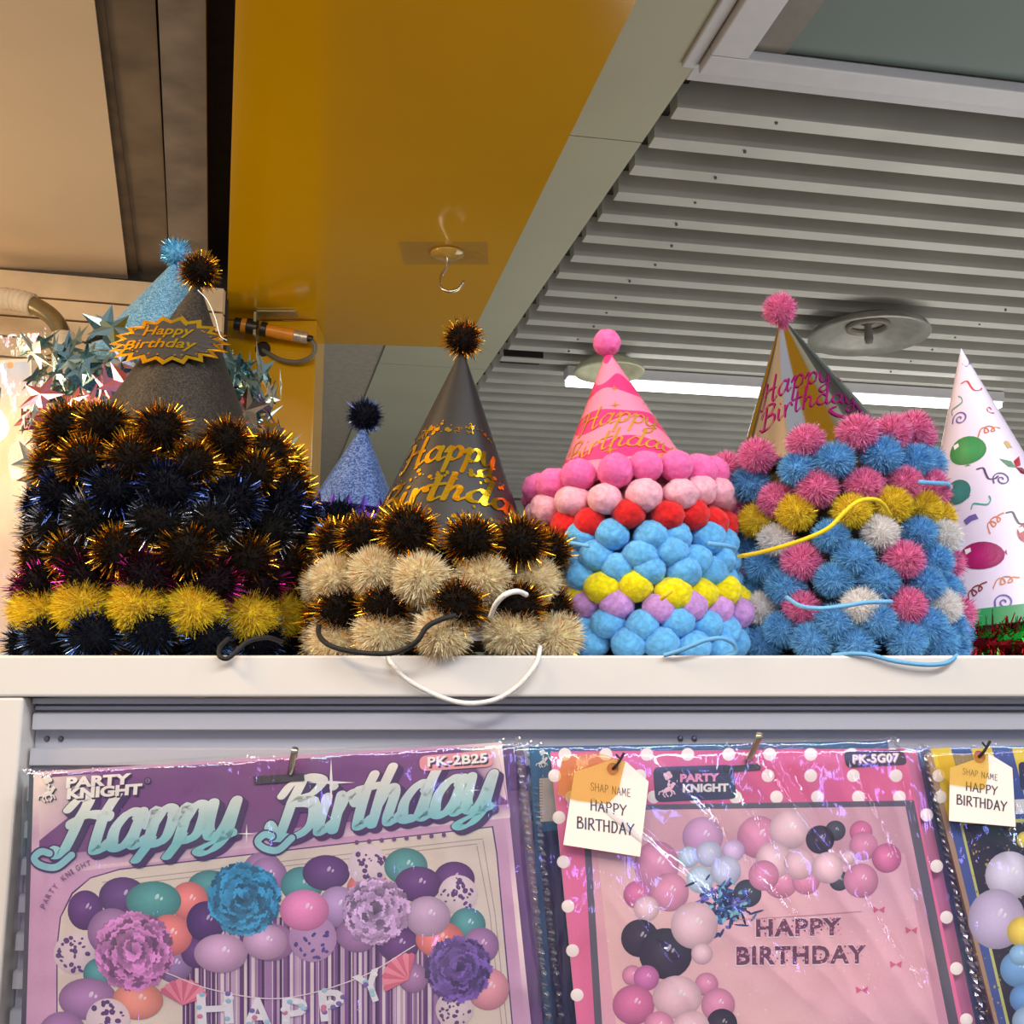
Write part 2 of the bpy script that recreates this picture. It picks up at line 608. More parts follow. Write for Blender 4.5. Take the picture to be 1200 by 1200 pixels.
# round dish diffuser and round cream lamp
def round_fixture(name, label, cat, px, py, z, rad, m, knob=True):
    c = atz(px, py, z)
    t = thing(name, label, cat, c)
    mb = MB()
    mb.lathe([(rad * 1.0, 0.0), (rad * 0.985, -0.006), (rad * 0.8, 0.012), (rad * 0.45, 0.036), (rad * 0.25, 0.05), (rad * 0.02, 0.054)], 64)
    mb.lathe([(rad * 1.0, 0.0), (rad * 0.95, 0.02), (rad * 0.5, 0.06), (rad * 0.2, 0.068)], 64)
    mb.build('dish', m, t, smooth=True)
    if knob:
        k = MB()
        k.lathe([(0.0, -0.028), (0.012, -0.026), (0.016, -0.01), (0.012, 0.04), (0.03, 0.05)], 24)
        k.build('nozzle', M_plenum, t, smooth=True)
        q = MB()
        q.lathe([(rad * .36, 0.04), (rad * .36, 0.028), (rad * .30, 0.026), (rad * .28, 0.044)], 40)
        q.build('ring', M_brown, t, smooth=True)
    return t
round_fixture('ceiling_diffuser', 'round grey dish fixture hanging under the ceiling strips', 'ceiling fixture', 1018, 394, HZ - 0.065, 0.212, mat('satin_grey_dish', (150, 148, 140), 0.4, metal=0.3))
round_fixture('ceiling_lamp', 'round cream ceiling lamp behind the striped pink hat', 'ceiling light', 714, 436, HZ - 0.068, 0.138, mat('cream_lamp_cover', (214, 212, 180), 0.5), False)
# dark opening end of a missing strip beside the batten
mb = MB()
hall_box(mb, 0.77, 0.93, 4.13, 4.22, HZ + 0.004, HZ + 0.03)
structure(mb.build('trim_2', M_dark), 'dark opening in the strips beside the batten')

# ------------------------------------------------------------------ yellow soffit and column, left side
SZ = 0.95
soff = structure(obj('trim_3', None), 'glossy yellow soffit box over the stall')
mb = MB()
poly = [atz(x, y, SZ) for x, y in ((279, -110), (800, -110), (545, 408), (371, 402), (371, 376), (265.5, 374))]
def toward(p, q, Y):            # carry an edge on past the camera
    t = (Y - q.y) / (p.y - q.y)
    return q + (p - q) * t
poly[0:2] = [toward(poly[0], poly[5], -1.6), toward(poly[1], poly[2], -1.6)]
mb.prism(poly, (0, 0, 0.28))
so = mb.build('soffit_panel', M_yel, soff)
YC = atz(318, 375, SZ).y
xa, xb = at(265.5, 375, YC).x, at(371, 375, YC).x
mb = MB()
mb.box((xa, YC, 0.6), (xb, YC + 0.12, Z0 + SZ - 0.001))
mb.build('column', M_yel, soff, bevel=0.002)
# left panel, steel beam
M_panel = mat('cream_ceiling_panel', (214, 190, 158), 0.42, var=0.05, scale=2.5, bump=0.02, bscale=5)
M_steel = mat('stained_steel_beam', (112, 96, 78), 0.6, metal=0.1, var=0.35, scale=9, bump=0.15, bscale=60)
PZ = 0.98
mb = MB()
q4 = [atz(x, y, PZ) for x, y in ((-260, -110), (97, -110), (150, 327), (-260, 303))]
q4 = [Vector((-2.4, -1.6, q4[0].z)), Vector((-.30, -1.6, q4[0].z)), q4[1], q4[2], q4[3], Vector((-2.4, q4[3].y, q4[0].z))]
mb.prism(q4, (0, 0, 0.02))
structure(mb.build('ceiling', M_panel), 'cream panel ceiling over the left corner')
beam = structure(obj('trim_4', None), 'rust stained steel beam beside the yellow soffit')
mb = MB()
mb.prism([atz(x, y, PZ + .005) for x, y in ((99, -110), (107, -110), (166, 350), (151, 330))], (0, 0, 0.06))
mb.build('edge_angle', mat('dark_rust_steel', (78, 62, 46), 0.7, var=0.4, scale=20), beam)
mb = MB()
mb.prism([atz(x, y, PZ + .012) for x, y in ((107, -110), (176, -110), (200, 345), (166, 400))], (0, 0, 0.03))
mb.build('flange', M_steel, beam)
mb = MB()
mb.prism([atz(x, y, PZ + .008) for x, y in ((180, -110), (240, -110), (244, 400), (203, 400))], (0, 0, 0.03))
mb.build('flange', mat('grey_stained_steel', (124, 112, 100), 0.6, metal=0.1, var=0.3, scale=12, bump=0.15, bscale=60), beam)
mb = MB()
mb.prism([atz(x, y, PZ + .1) for x, y in ((20, -160), (345, -160), (330, 430), (60, 430))], (0, 0, 0.02))
mb.build('shadow_gap', M_dark, beam)

# plank wall below the cream panel
M_plank = mat('cream_painted_plank', (216, 190, 152), 0.6, var=0.1, scale=14, bump=0.2, bscale=40)
YP = atz(0, 316, PZ).y - 0.02
wl = structure(obj('wall_left', None), 'cream plank wall behind the left hats')
sl = 0.055
ztop = at(0, 316, YP).z
zb = ztop
i = 0
while zb > 1.2:
    hgt = 0.055 if i == 0 else 0.042
    q = MB()
    x0, x1 = at(-900, 400, YP).x, at(250, 400, YP).x
    y1 = YP + 0.0
    v = []
    for zz in (zb - hgt, zb):
        v += [(x0, y1 - 0.21, zz + 0.07), (x1, y1 + 0.06, zz - 0.02), (x1, y1 + 0.08, zz - 0.02), (x0, y1 - 0.19, zz + 0.07)]
    q.add(v, [(0, 3, 2, 1), (4, 5, 6, 7), (0, 1, 5, 4), (1, 2, 6, 5), (2, 3, 7, 6), (3, 0, 4, 7)])
    q.build('plank', M_plank, wl)
    zb -= hgt + 0.005
    i += 1
mb = MB()
v = [(x0, YP - 0.18, 1.1), (x1, YP + 0.09, 1.1), (x1, YP + 0.11, 1.1), (x0, YP - 0.16, 1.1), (x0, YP - 0.18, ztop + 0.06), (x1, YP + 0.09, ztop - 0.03), (x1, YP + 0.11, ztop - 0.03), (x0, YP - 0.16, ztop + 0.06)]
mb.add(v, [(0, 3, 2, 1), (4, 5, 6, 7), (0, 1, 5, 4), (1, 2, 6, 5), (2, 3, 7, 6), (3, 0, 4, 7)])
mb.build('joint', M_dark, wl)

# conduit pipe with taped joints
YQ = YP - 0.14
pp = [at(x, y, YQ) for x, y in ((-70, 336), (0, 349), (24, 353), (44, 360), (62, 373), (72, 390), (74, 410), (75, 440), (76, 520))]
org = pp[1]
pipe = thing('conduit_pipe', 'bent metal conduit pipe wrapped with cream tape on the plank wall', 'pipe', org)
loc = lambda o, P: [Vector(p) - Vector(o) for p in P]
mb = MB()
mb.tube(loc(org, catmull(pp, 6)), 0.018, 16)
mb.build('pipe', mat('bare_conduit_metal', (150, 134, 96), 0.3, metal=0.8), pipe, smooth=True)
for seg in (((-70, 336), (0, 349), (20, 352), (38, 357)), ((74, 391), (74.5, 412), (76, 520))):
    P = [at(x, y, YQ) for x, y in seg]
    mb = MB()
    C = catmull(P, 10)
    mb.tube(loc(org, C), [0.0225 + 0.0015 * math.sin(j * 1.7) for j in range(len(C))], 16)
    mb.build('tape_wrap', mat('cream_tape', (214, 196, 168), 0.7, var=0.1, bump=0.3, bscale=60), pipe, smooth=True)

# photo sensor on the column, its bracket and cable
YS = YC - 0.05
org = at(318, 390, YS)
sen = thing('photo_sensor', 'orange and black cylindrical sensor on a bracket at the yellow column', 'sensor', org)
a = at(275, 379, YS - .01)
b = at(364, 397, YS + .01)
ax = (b - a)
def along(t0, t1, r, name, m, parent=sen, seg=20):
    q = MB()
    q.tube(loc(org, [a + ax * t0, a + ax * t1]), r, seg)
    return q.build(name, m, parent, smooth=False, bevel=0.001)
M_blk = mat('black_plastic', (34, 28, 24), 0.4)
M_org = mat('orange_plastic', (226, 140, 30), 0.35)
along(0.0, 0.09, 0.015, 'lens_cap', M_blk)
along(0.09, 0.16, 0.0165, 'lens_ring', M_org)
along(0.16, 0.30, 0.0185, 'lock_nut', M_blk)
along(0.34, 0.42, 0.0175, 'lock_nut', M_blk)
along(0.42, 0.78, 0.0145, 'barrel', M_org)
along(0.78, 0.96, 0.0135, 'label_sleeve', mat('silver_label', (190, 178, 165), 0.35, metal=0.5, var=0.3, scale=120))
along(0.96, 1.03, 0.008, 'cable_gland', M_blk)
q = MB()
q.tube(loc(org, catmull([at(x, y, YS + d) for x, y, d in ((363, 397, .01), (369, 405, .012), (366, 417, .018), (350, 424, .028), (330, 422, .035), (314, 414, .045), (306, 409, .056))], 6)), 0.0055, 10)
q.build('cable', mat('grey_cable', (112, 108, 92), 0.5), sen, smooth=True)
q = MB()
bc = at(301, 376, YS)
q.box(loc(org, [bc + Vector((-.003, -.02, -.042))])[0], loc(org, [bc + Vector((.003, .02, .0))])[0])
zt = Z0 + SZ
q.box((bc.x - org.x - .003, bc.y - org.y - .02, bc.z - org.z), (bc.x - org.x + .003, bc.y - org.y + .02, zt - .0015 - org.z))
q.box((bc.x - org.x - .003, bc.y - org.y - .02, zt - .005 - org.z), (bc.x - org.x + .095, bc.y - org.y + .02, zt - .001 - org.z))
q.build('bracket', mat('zinc_bracket', (168, 158, 120), 0.4, metal=0.6), sen)
q = MB()
hc = at(308, 409, YC - 0.001)
q.lathe([(0.0, 0.001), (0.0185, 0.001), (0.019, 0)], 24, Matrix.Translation(hc - org) @ Matrix.Rotation(PI / 2, 4, 'X'))
q.build('cable_hole', M_dark, sen)

# clear adhesive hook under the soffit
hk = atz(524, 296, SZ)
hook = thing('adhesive_hook', 'clear adhesive hook stuck under the yellow soffit', 'hook', hk)
q = MB()
q.box((-.095, -.055, -.0025), (.085, .06, -.0005))
q.build('pad', film_mat('clear_plastic', 0.2, False, 0.02, 0.2), hook)
q = MB()
q.lathe([(0.0, -.012), (.022, -.011), (.034, -.006), (.036, -.0026), (0.0, -.0026)], 32)
q.build('disc', mat('clear_acrylic', (186, 146, 60), 0.12, coat=0.6), hook, smooth=True)
q = MB()
q.tube(catmull([(0, 0, -.01), (0, 0, -.03), (-.012, -.005, -.055), (-.012, -.01, -.078), (.004, -.012, -.09), (.024, -.01, -.084), (.036, -.008, -.066)], 6), 0.0035, 10)
q.build('wire', mat('chrome_wire', (210, 200, 180), 0.2, metal=1.0), hook, smooth=True)

# ------------------------------------------------------------------ shelf unit
YF = 0.55
ztopS = at(600, 768, YF).z
zbotS = at(600, 816.5, YF).z
M_white = mat('white_gloss_board', (222, 217, 210), 0.22, var=0.02, scale=6, coat=0.3)
M_slat = mat('grey_slatwall', (188, 188, 196), 0.38, var=0.05, scale=5, metal=0.15)
M_slat2 = mat('grey_slatwall_groove', (176, 178, 188), 0.45, var=0.06, scale=5, metal=0.15)
unit = thing('display_unit', 'white display shelf unit with grey slatted back', 'shelf', (0, YF, 0))
q = MB()
q.box((-0.62, 0, zbotS), (0.95, 0.44, ztopS))
q.build('top_board', M_white, unit, bevel=0.0012)
xi = at(27, 818, YF).x
q = MB()
q.box((-0.62, 0.0005, 0.0), (xi, 0.30, zbotS - 0.0003))
q.build('upright', M_white, unit, bevel=0.0012)
q = MB()
q.box((xi + .0005, 0.0165, 0.7), (0.95, 0.026, zbotS - 0.0003))
q.build('back_panel', M_slat2, unit)
q = MB()
q.box((xi + .001, 0.008, zbotS - 0.0034), (0.95, 0.016, zbotS - 0.0004))
q.build('rail', M_slat2, unit, bevel=0.0006)
q = MB()
q.box((xi + .001, 0.012, zbotS - 0.0064), (0.95, 0.016, zbotS - 0.0042))
q.build('rail', M_slat2, unit, bevel=0.0006)
z = zbotS - 0.0075
for i in range(24):
    q = MB()
    zl = z - 0.0088
    q.add([(xm, yy, zz) for xm in (xi + .0015, 0.95) for yy, zz in ((0.0164, z), (0.0115, z), (0.0095, z - .0008), (0.0095, zl + .0006), (0.0115, zl), (0.0164, zl))],
          [(0, 1, 7, 6), (1, 2, 8, 7), (2, 3, 9, 8), (3, 4, 10, 9), (4, 5, 11, 10), (5, 4, 3, 2, 1, 0), (6, 7, 8, 9, 10, 11)])
    q.build('slat', M_slat, unit)
    if i in (0, 6):
        for sx in (72, 802):
            for dx in (-.0035, .0035):
                c = at(sx, 866, YF + .026)
                s = MB()
                s.lathe([(0, -.0012), (.0012, -.001), (.0016, 0.0003)], 10, Matrix.Translation((c.x + dx, 0.0164, zl - .0042)) @ Matrix.Rotation(-PI / 2, 4, 'X'))
                s.build('screw', mat('screw_head', (120, 120, 126), 0.3, metal=0.9), unit)
    z -= 0.0173

# ------------------------------------------------------------------ pompoms (unit radius, shared meshes)
def fib(n, jit=0.0):
    out = []
    g = PI * (3 - math.sqrt(5))
    for i in range(n):
        z = 1 - 2 * (i + 0.5) / n
        r = math.sqrt(max(0, 1 - z * z))
        a = g * i
        d = Vector((r * math.cos(a), r * math.sin(a), z))
        if jit:
            d = (d + Vector((random.gauss(0, jit), random.gauss(0, jit), random.gauss(0, jit)))).normalized()
        out.append(d)
    return out

def blade(mb, d, r0, r1, w, mi, bend=0.1):
    s = d.cross(Vector((random.gauss(0, 1), random.gauss(0, 1), random.gauss(0, 1))))
    if s.length < 1e-5:
        return
    s.normalize()
    off = Vector((random.gauss(0, bend), random.gauss(0, bend), random.gauss(0, bend)))
    b = d * r0
    m = d * (r0 + (r1 - r0) * 0.55) + off * 0.35
    t = d * r1 + off
    mb.add([b - s * w, b + s * w, m + s * w, m - s * w, t + s * w * 0.35, t - s * w * 0.35], [(0, 1, 2, 3), (3, 2, 4, 5)], mi)

def core(mb, rad, amp, sub, mi, seed):
    bm = bmesh.new()
    bmesh.ops.create_icosphere(bm, subdivisions=sub, radius=1.0)
    for v in bm.verts:
        p = v.co.normalized()
        v.co = p * rad * (1 + amp * noise.noise(p * 2.2 + Vector((seed, 0, 0))) + amp * 0.5 * noise.noise(p * 6 + Vector((0, seed, 0))))
    bm.verts.index_update()
    mb.add([tuple(v.co) for v in bm.verts], [tuple(v.index for v in f.verts) for f in bm.faces], mi)
    bm.free()

POMS = {}
def pom_kind(name, fluff, tinsel, n_fluff=900, n_tin=420, variants=3, tin_len=(0.82, 1.18), tin_w=0.024, felt=False, fluff_len=(0.74, 0.95), tmetal=1.0):
    fm = mat(name + '_fluff', fluff, 0.95, var=0.22, scale=4, bump=0.22 if felt else 0, bscale=26, sheen=0.0 if sum(fluff) < 140 else 0.25, spec=0.2)
    mats = [fm]
    if tinsel:
        mats.append(mat(name + '_tinsel', tinsel, 0.22, metal=tmetal, var=0.25, scale=90))
    lst = []
    for k in range(variants):
        mb = MB()
        if felt:
            sd = k * 7.3 + len(name)
            core(mb, 0.95, 0.07, 4, 0, sd)
            for d in fib(5200, 0.03):
                rr = 0.95 * (1 + 0.07 * noise.noise(d * 2.2 + Vector((sd, 0, 0))) + 0.035 * noise.noise(d * 6 + Vector((0, sd, 0))))
                t = (d + Vector((random.gauss(0, .6), random.gauss(0, .6), random.gauss(0, .6)))).normalized()
                s = d.cross(t)
                if s.length < 1e-4:
                    continue
                s = s.normalized() * 0.006
                b = d * rr * 0.97
                m_ = d * rr * random.uniform(1.0, 1.03) + (t - d) * 0.03
                e = d * rr * random.uniform(1.01, 1.08) + (t - d) * 0.09
                mb.add([b - s, b + s, m_ + s, m_ - s, e], [(0, 1, 2, 3), (3, 2, 4)], 0)
        else:
            core(mb, 0.66, 0.12, 3, 0, k * 5.1 + len(name))
            for d in fib(n_fluff, 0.05):
                blade(mb, d, 0.5, random.uniform(*fluff_len), 0.020 if n_fluff < 1100 else 0.012, 0, 0.09)
            for d in fib(n_tin, 0.09):
                blade(mb, d, 0.45, random.uniform(*tin_len), tin_w, 1, 0.07)
        me = mb.mesh('pompom_' + name, mats)
        n_core = 20 * 4 ** (4 if felt else 3)
        sm = [i < n_core for i in range(len(me.polygons))]
        me.polygons.foreach_set('use_smooth', sm)
        lst.append(me)
    POMS[name] = lst

BLK = (24, 20, 17)
pom_kind('black_gold', BLK, (232, 172, 40), n_tin=620, tin_w=0.019)
pom_kind('black_blue', (18, 18, 24), (84, 106, 168), n_tin=520, tin_w=0.019)
pom_kind('black_silver', BLK, (180, 184, 192), n_tin=520, tin_w=0.019)
pom_kind('black_magenta', (24, 15, 20), (170, 40, 120), n_tin=460, tin_w=0.019)
pom_kind('navy', (15, 17, 26), (100, 134, 190), n_tin=360, tin_w=0.019)
LUSH = dict(n_fluff=4200, tin_w=0.016)
pom_kind('yellow_gold', (255, 214, 30), (222, 164, 40), n_tin=260, fluff_len=(0.84, 1.0), **LUSH)
pom_kind('cream_gold', (255, 228, 188), (214, 160, 70), n_tin=240, fluff_len=(0.82, 1.0), **LUSH)
pom_kind('felt_hotpink', (255, 112, 178), None, felt=True)
pom_kind('felt_palepink', (255, 180, 196), None, felt=True)
pom_kind('felt_red', (220, 34, 36), None, felt=True)
pom_kind('felt_blue', (104, 182, 234), None, felt=True)
pom_kind('felt_yellow', (244, 222, 10), None, felt=True)
pom_kind('felt_lilac', (200, 150, 214), None, felt=True)
pom_kind('pink', (255, 142, 192), (170, 46, 104), n_tin=320, fluff_len=(0.82, 1.0), tmetal=.8, **LUSH)
pom_kind('blue', (122, 192, 244), (70, 124, 180), n_tin=320, fluff_len=(0.82, 1.0), tmetal=.8, **LUSH)
pom_kind('gold', (255, 218, 50), (214, 160, 40), n_tin=320, fluff_len=(0.82, 1.0), tmetal=.8, **LUSH)
pom_kind('white', (255, 248, 242), (220, 216, 216), n_tin=140, fluff_len=(0.82, 1.0), **LUSH)
pom_kind('pale_blue', (110, 180, 214), (110, 190, 226), n_fluff=1200, n_tin=420)

# foil star and tinsel tuft, shared meshes
def star_mesh(name, m):
    mb = MB()
    pts = star2(5, 1.0, 0.42)
    v = [(x, y, 0.0) for x, y in pts] + [(0, 0, 0.10), (0, 0, -0.06)]
    f = [(i, (i + 1) % 10, 10) for i in range(10)] + [((i + 1) % 10, i, 11) for i in range(10)]
    mb.add(v, f)
    return mb.mesh(name, m)
STARS = {
    'teal': star_mesh('star_teal', mat('foil_teal', (150, 182, 184), 0.2, metal=1.0)),
    'silver': star_mesh('star_silver', mat('foil_silver', (206, 206, 190), 0.2, metal=1.0)),
    'pink': star_mesh('star_pink', mat('foil_pink', (226, 140, 158), 0.22, metal=1.0)),
    'magenta': star_mesh('star_magenta', mat('foil_magenta', (226, 60, 140), 0.25, metal=0.8)),
    'purple': star_mesh('star_purple', mat('foil_purple', (60, 40, 110), 0.25, metal=0.9)),
}

# ------------------------------------------------------------------ party hats
CONES = {}
def cone_mesh(rb, h, m, seg=96):
    key = (round(rb, 5), round(h, 5), m.name)
    if key not in CONES:
        mb = MB()
        prof = [(rb * (1 - t) + 0.0002 * t, h * t) for t in [i / 24 for i in range(25)]]
        mb.lathe(prof, seg)
        
        inner = [(rb * (1 - t) - 0.0006, h * t - 0.0001) for t in (0, 0.5, 0.97)]
        mb.lathe([(rb, 0.0)] + inner, seg)
        CONES[key] = mb.mesh('cone', m, True)
    return CONES[key]

class Hat:
    pass

def hat(label, loc_, tilt, rb, h, cmat, ring=None, tip=None, tip_r=0.012, group=None, seam=True, name='party_hat'):
    """ring: dict(kinds=[...], n=, r=, R=, phase=, dz=)"""
    H = Hat()
    rot = Euler((tilt[0], tilt[1], tilt[2] if len(tilt) > 2 else 0))
    H.root = thing(name, label, 'party hat', loc_, rot, group)
    H.M = Matrix.Translation(Vector(loc_)) @ rot.to_matrix().to_4x4()
    H.Mi = H.M.inverted()
    H.rb, H.h = rb, h
    H.cone = obj('cone', cone_mesh(rb, h, cmat), H.root)
    if ring:
        nn = ring['n']
        for i in range(nn):
            a = -PI / 2 + 2 * PI * (i + ring.get('phase', 0)) / nn + random.gauss(0, 0.035)
            ks = ring['kinds']
            kd = ks[i % len(ks)]
            rr = ring['R'] + random.gauss(0, 0.0008)
            r = ring['r'] * random.uniform(0.94, 1.06)
            sq = (r * random.uniform(.96, 1.06), r * random.uniform(.96, 1.06), r * ring.get('squash', 0.94) * random.uniform(.95, 1.05))
            obj('pompom', random.choice(POMS[kd]), H.root, (rr * math.cos(a), rr * math.sin(a), ring.get('dz', 0.003) + random.gauss(0, ring.get('jz', 0.001))),
                (random.uniform(-.25, .25), random.uniform(-.25, .25), random.uniform(0, 6.28)), sq)
    if tip:
        obj('tip_pompom', random.choice(POMS[tip]), H.root, (0, 0, h + tip_r * 0.45), (random.random(), random.random(), random.random()), tip_r)
    return H

def on_cone(H, px, py):
    """angle and height where a view ray meets the cone, in the hat's own frame"""
    o = H.Mi @ CAM
    d = (H.Mi.to_3x3() @ ray(px, py))
    k = H.rb / H.h
    # x^2+y^2 = k^2 (h-z)^2
    a = d.x ** 2 + d.y ** 2 - k * k * d.z ** 2
    w = H.h - o.z
    b = 2 * (o.x * d.x + o.y * d.y + k * k * w * d.z)
    c = o.x ** 2 + o.y ** 2 - k * k * w * w
    q = b * b - 4 * a * c
    if q < 0:
        return None
    best = None
    for s in (-1, 1):
        t = (-b + s * math.sqrt(q)) / (2 * a)
        p = o + d * t
        if t > 0 and p.z <= H.h and (best is None or t < best[0]):
            best = (t, p)
    if best is None:
        return None
    p = best[1]
    return math.atan2(p.y, p.x), p.z

def cone_map(H, ang, z, lift=0.0004):
    """maps flat print coordinates (metres: x around, y up the slant) centred at (ang,z) onto the cone"""
    k = H.rb / H.h
    sl = math.sqrt(1 + k * k)
    s0_ = (H.h - z) * sl            # slant distance from the apex
    sing = k / sl                   # r = s * sin(half angle)
    cosg = 1 / sl
    def f(x, y, extra=0.0):
        # unrolled sector
        phi = math.atan2(x, s0_ - y)
        s = math.hypot(x, s0_ - y)
        th = ang + phi / sing
        r = s * sing
        e = lift + extra
        return Vector((r * math.cos(th) + cosg * e * math.cos(th), r * math.sin(th) + cosg * e * math.sin(th), H.h - s * cosg + sing * e))
    return f

def put(mb, shape, f, col=None, extra=0.0):
    V, Fc = shape
    mb.add([f(x, y, extra) for x, y in V], Fc, 0, ([col] * len(V)) if col is not None else None)

def xf(shape, sx=1.0, sy=None, rot=0.0, dx=0.0, dy=0.0):
    sy = sx if sy is None else sy
    c, s = math.cos(rot), math.sin(rot)
    return [(x * sx * c - y * sy * s + dx, x * sx * s + y * sy * c + dy) for x, y in shape[0]], shape[1]

def disc2(rx, ry=None, n=14):
    ry = rx if ry is None else ry
    return [(rx * math.cos(2 * PI * k / n), ry * math.sin(2 * PI * k / n)) for k in range(n)], [tuple(range(n))]

def cord(H, pix, r, m, Ylist, name='elastic_cord'):
    P = [H.Mi @ at(x, y, Y) for (x, y), Y in zip(pix, Ylist)]
    mb = MB()
    mb.tube(catmull(P, 8), r, 8)
    return mb.build(name, m, H.root, smooth=True)

M_foilgold = mat('gold_foil_print', (240, 188, 44), 0.2, metal=1.0, var=0.15, scale=60)
M_blackcone = mat('satin_black_card', (30, 28, 27), 0.42, var=0.1, spec=0.6)
M_blackglit = glitter('black_glitter_card', (30, 27, 24), (72, 64, 54), 1500, 0.3, 0.5)
M_blueglit = glitter('blue_glitter_card', (56, 84, 150), (140, 170, 226), 1300)
M_skyglit = glitter('sky_blue_glitter_card', (64, 130, 180), (160, 214, 240), 1300)
M_greyglit = glitter('silver_grey_glitter_card', (110, 106, 104), (190, 186, 182), 1300)
M_whitecard = mat('white_card', (236, 230, 224), 0.5)
M_goldcard = mat('gold_card', (200, 160, 60), 0.35, metal=0.7)
M_elwhite = mat('white_elastic', (238, 234, 226), 0.7, bump=0.3, bscale=600)
M_elblack = mat('black_elastic', (20, 20, 22), 0.7, bump=0.3, bscale=600)
M_elblue = mat('blue_elastic', (110, 178, 226), 0.7, bump=0.3, bscale=600)
M_elyel = mat('yellow_elastic', (238, 206, 24), 0.7, bump=0.3, bscale=600)

ZS = ztopS
def stack(rows, Yc, rb_off=0.6):
    """rows bottom to top: dict(x, y, rp, r, n, kinds, tilt, cone, label, group, apex=(x,y) for the top hat). Returns hats."""
    hats = []
    for row in rows:
        Rr = row['rp'] * (Yc * 1.01) / F
        r = row['r']
        p = at(row['x'], row['y'], Yc - Rr)
        zc = max(p.z, ZS + 0.78 * r)
        X = at(row['x'], row['y'], Yc).x
        dz = r * 0.25
        zb_ = max(zc - dz, ZS + 0.0004)
        dz = zc - zb_
        tl = row.get('tilt', (0, 0))
        rb = Rr - rb_off * r
        apex = row.get('apex')
        h = 0.072
        if apex:
            za = at(apex[0], apex[1], Yc).z
            h = (za - zb_) / math.cos(tl[1])
        H = hat(row['label'], (X, Yc, zb_), tl, rb, h, row['cone'],
                dict(n=row['n'], r=r, R=Rr, kinds=row['kinds'], dz=dz, phase=row.get('phase', random.random()), squash=row.get('squash', 0.94), jz=row.get('jz', 0.001)),
                row.get('tip'), row.get('tip_r', 0.012), row.get('group'))
        hats.append(H)
    return hats

# ---- first stack, black and gold
g1 = 'hats in the leftmost front stack'
Y1 = 0.645
st1 = stack([
    dict(x=190, y=743, rp=138, r=0.0160, n=13, kinds=['navy'], cone=M_goldcard, h=.125, label='hat rimmed with navy blue tinsel pompoms, bottom of the leftmost stack', group=g1),
    dict(x=192, y=710, rp=138, r=0.0160, n=14, kinds=['yellow_gold'], cone=M_goldcard, h=.125, label='hat rimmed with fluffy yellow pompoms, low in the leftmost stack', group=g1, phase=.2),
    dict(x=196, y=677, rp=139, r=0.0162, n=13, kinds=['black_magenta'], cone=mat('magenta_foil_card', (120, 30, 80), 0.3, metal=0.7), h=.125, label='hat rimmed with black pompoms with magenta tinsel, leftmost stack', group=g1),
    dict(x=200, y=645, rp=138, r=0.0163, n=13, kinds=['black_gold'], cone=M_goldcard, h=.125, label='hat rimmed with black and gold pompoms between the silver and magenta rows', group=g1),
    dict(x=203, y=607, rp=138, r=0.0162, n=13, kinds=['black_silver'], cone=M_greyglit, h=.125, label='grey glitter hat rimmed with black pompoms with silver tinsel', group=g1),
    dict(x=207, y=575, rp=140, r=0.0162, n=13, kinds=['black_blue'], cone=glitter('navy_glitter_card', (26, 34, 70), (70, 90, 160)), h=.125, label='hat rimmed with black pompoms with blue tinsel, leftmost stack', group=g1),
    dict(x=208, y=538, rp=135, r=0.0162, n=13, kinds=['black_gold'], cone=M_goldcard, h=.125, tilt=(0, R_(2)), label='second hat from the top of the leftmost stack, black gold pompoms', group=g1),
    dict(x=203, y=501, rp=126, r=0.0162, n=12, kinds=['black_gold'], cone=M_blackglit, tilt=(0, R_(5)), apex=(229, 328), tip='black_gold', tip_r=0.0128, label='top hat of the leftmost stack, black glitter with Happy Birthday starburst badge', group=g1, phase=.4),
], Y1)
T = st1[-1]
# starburst badge
ang, zz = on_cone(T, 207, 402)
k_ = T.rb / T.h
rc = k_ * (T.h - zz)
nv_ = Vector((math.cos(ang), math.sin(ang), k_)).normalized()
rv_ = Vector((-math.sin(ang), math.cos(ang), 0))
uv_ = nv_.cross(rv_)
bc_ = Vector((rc * math.cos(ang), rc * math.sin(ang), zz))
def fm(x, y, extra=0.0):
    x = x - 0.0048
    return bc_ + rv_ * x + uv_ * y + nv_ * (0.0024 + extra - x * x / 0.22)
badge = MB()
sc1 = Y1 / F
def burst(rx, ry, n=19, inn=0.80):
    return [((1.0 if k % 2 == 0 else inn) * rx * math.cos(PI * k / n + .1), (1.0 if k % 2 == 0 else inn) * ry * math.sin(PI * k / n + .1)) for k in range(2 * n)]
def burst_shape(rx, ry):
    # fan of strips so the badge follows the cone
    rim = burst(rx, ry)
    V = [(0, 0)] + [(x * t / 6, y * t / 6) for t in range(1, 7) for x, y in rim]
    n = len(rim)
    Fc = [(0, 1 + i, 1 + (i + 1) % n) for i in range(n)]
    for j in range(5):
        for i in range(n):
            a, b = 1 + j * n + i, 1 + j * n + (i + 1) % n
            Fc.append((a, a + n, b + n, b))
    return V, Fc
RX, RY, RT_ = 73 * sc1, 40 * sc1, R_(4)
put(badge, xf(burst_shape(RX, RY), 1, 1, RT_), fm)
bd = badge.build('badge', M_foilgold, T.root)
bd['label'] = 'gold edged black starburst badge'
q = MB()
put(q, xf(burst_shape(RX * 0.86, RY * 0.80), 1, 1, RT_), fm, None, 0.0003)
q.build('badge_face', mat('dark_badge_card', (44, 38, 34), 0.5), bd)
q = MB()
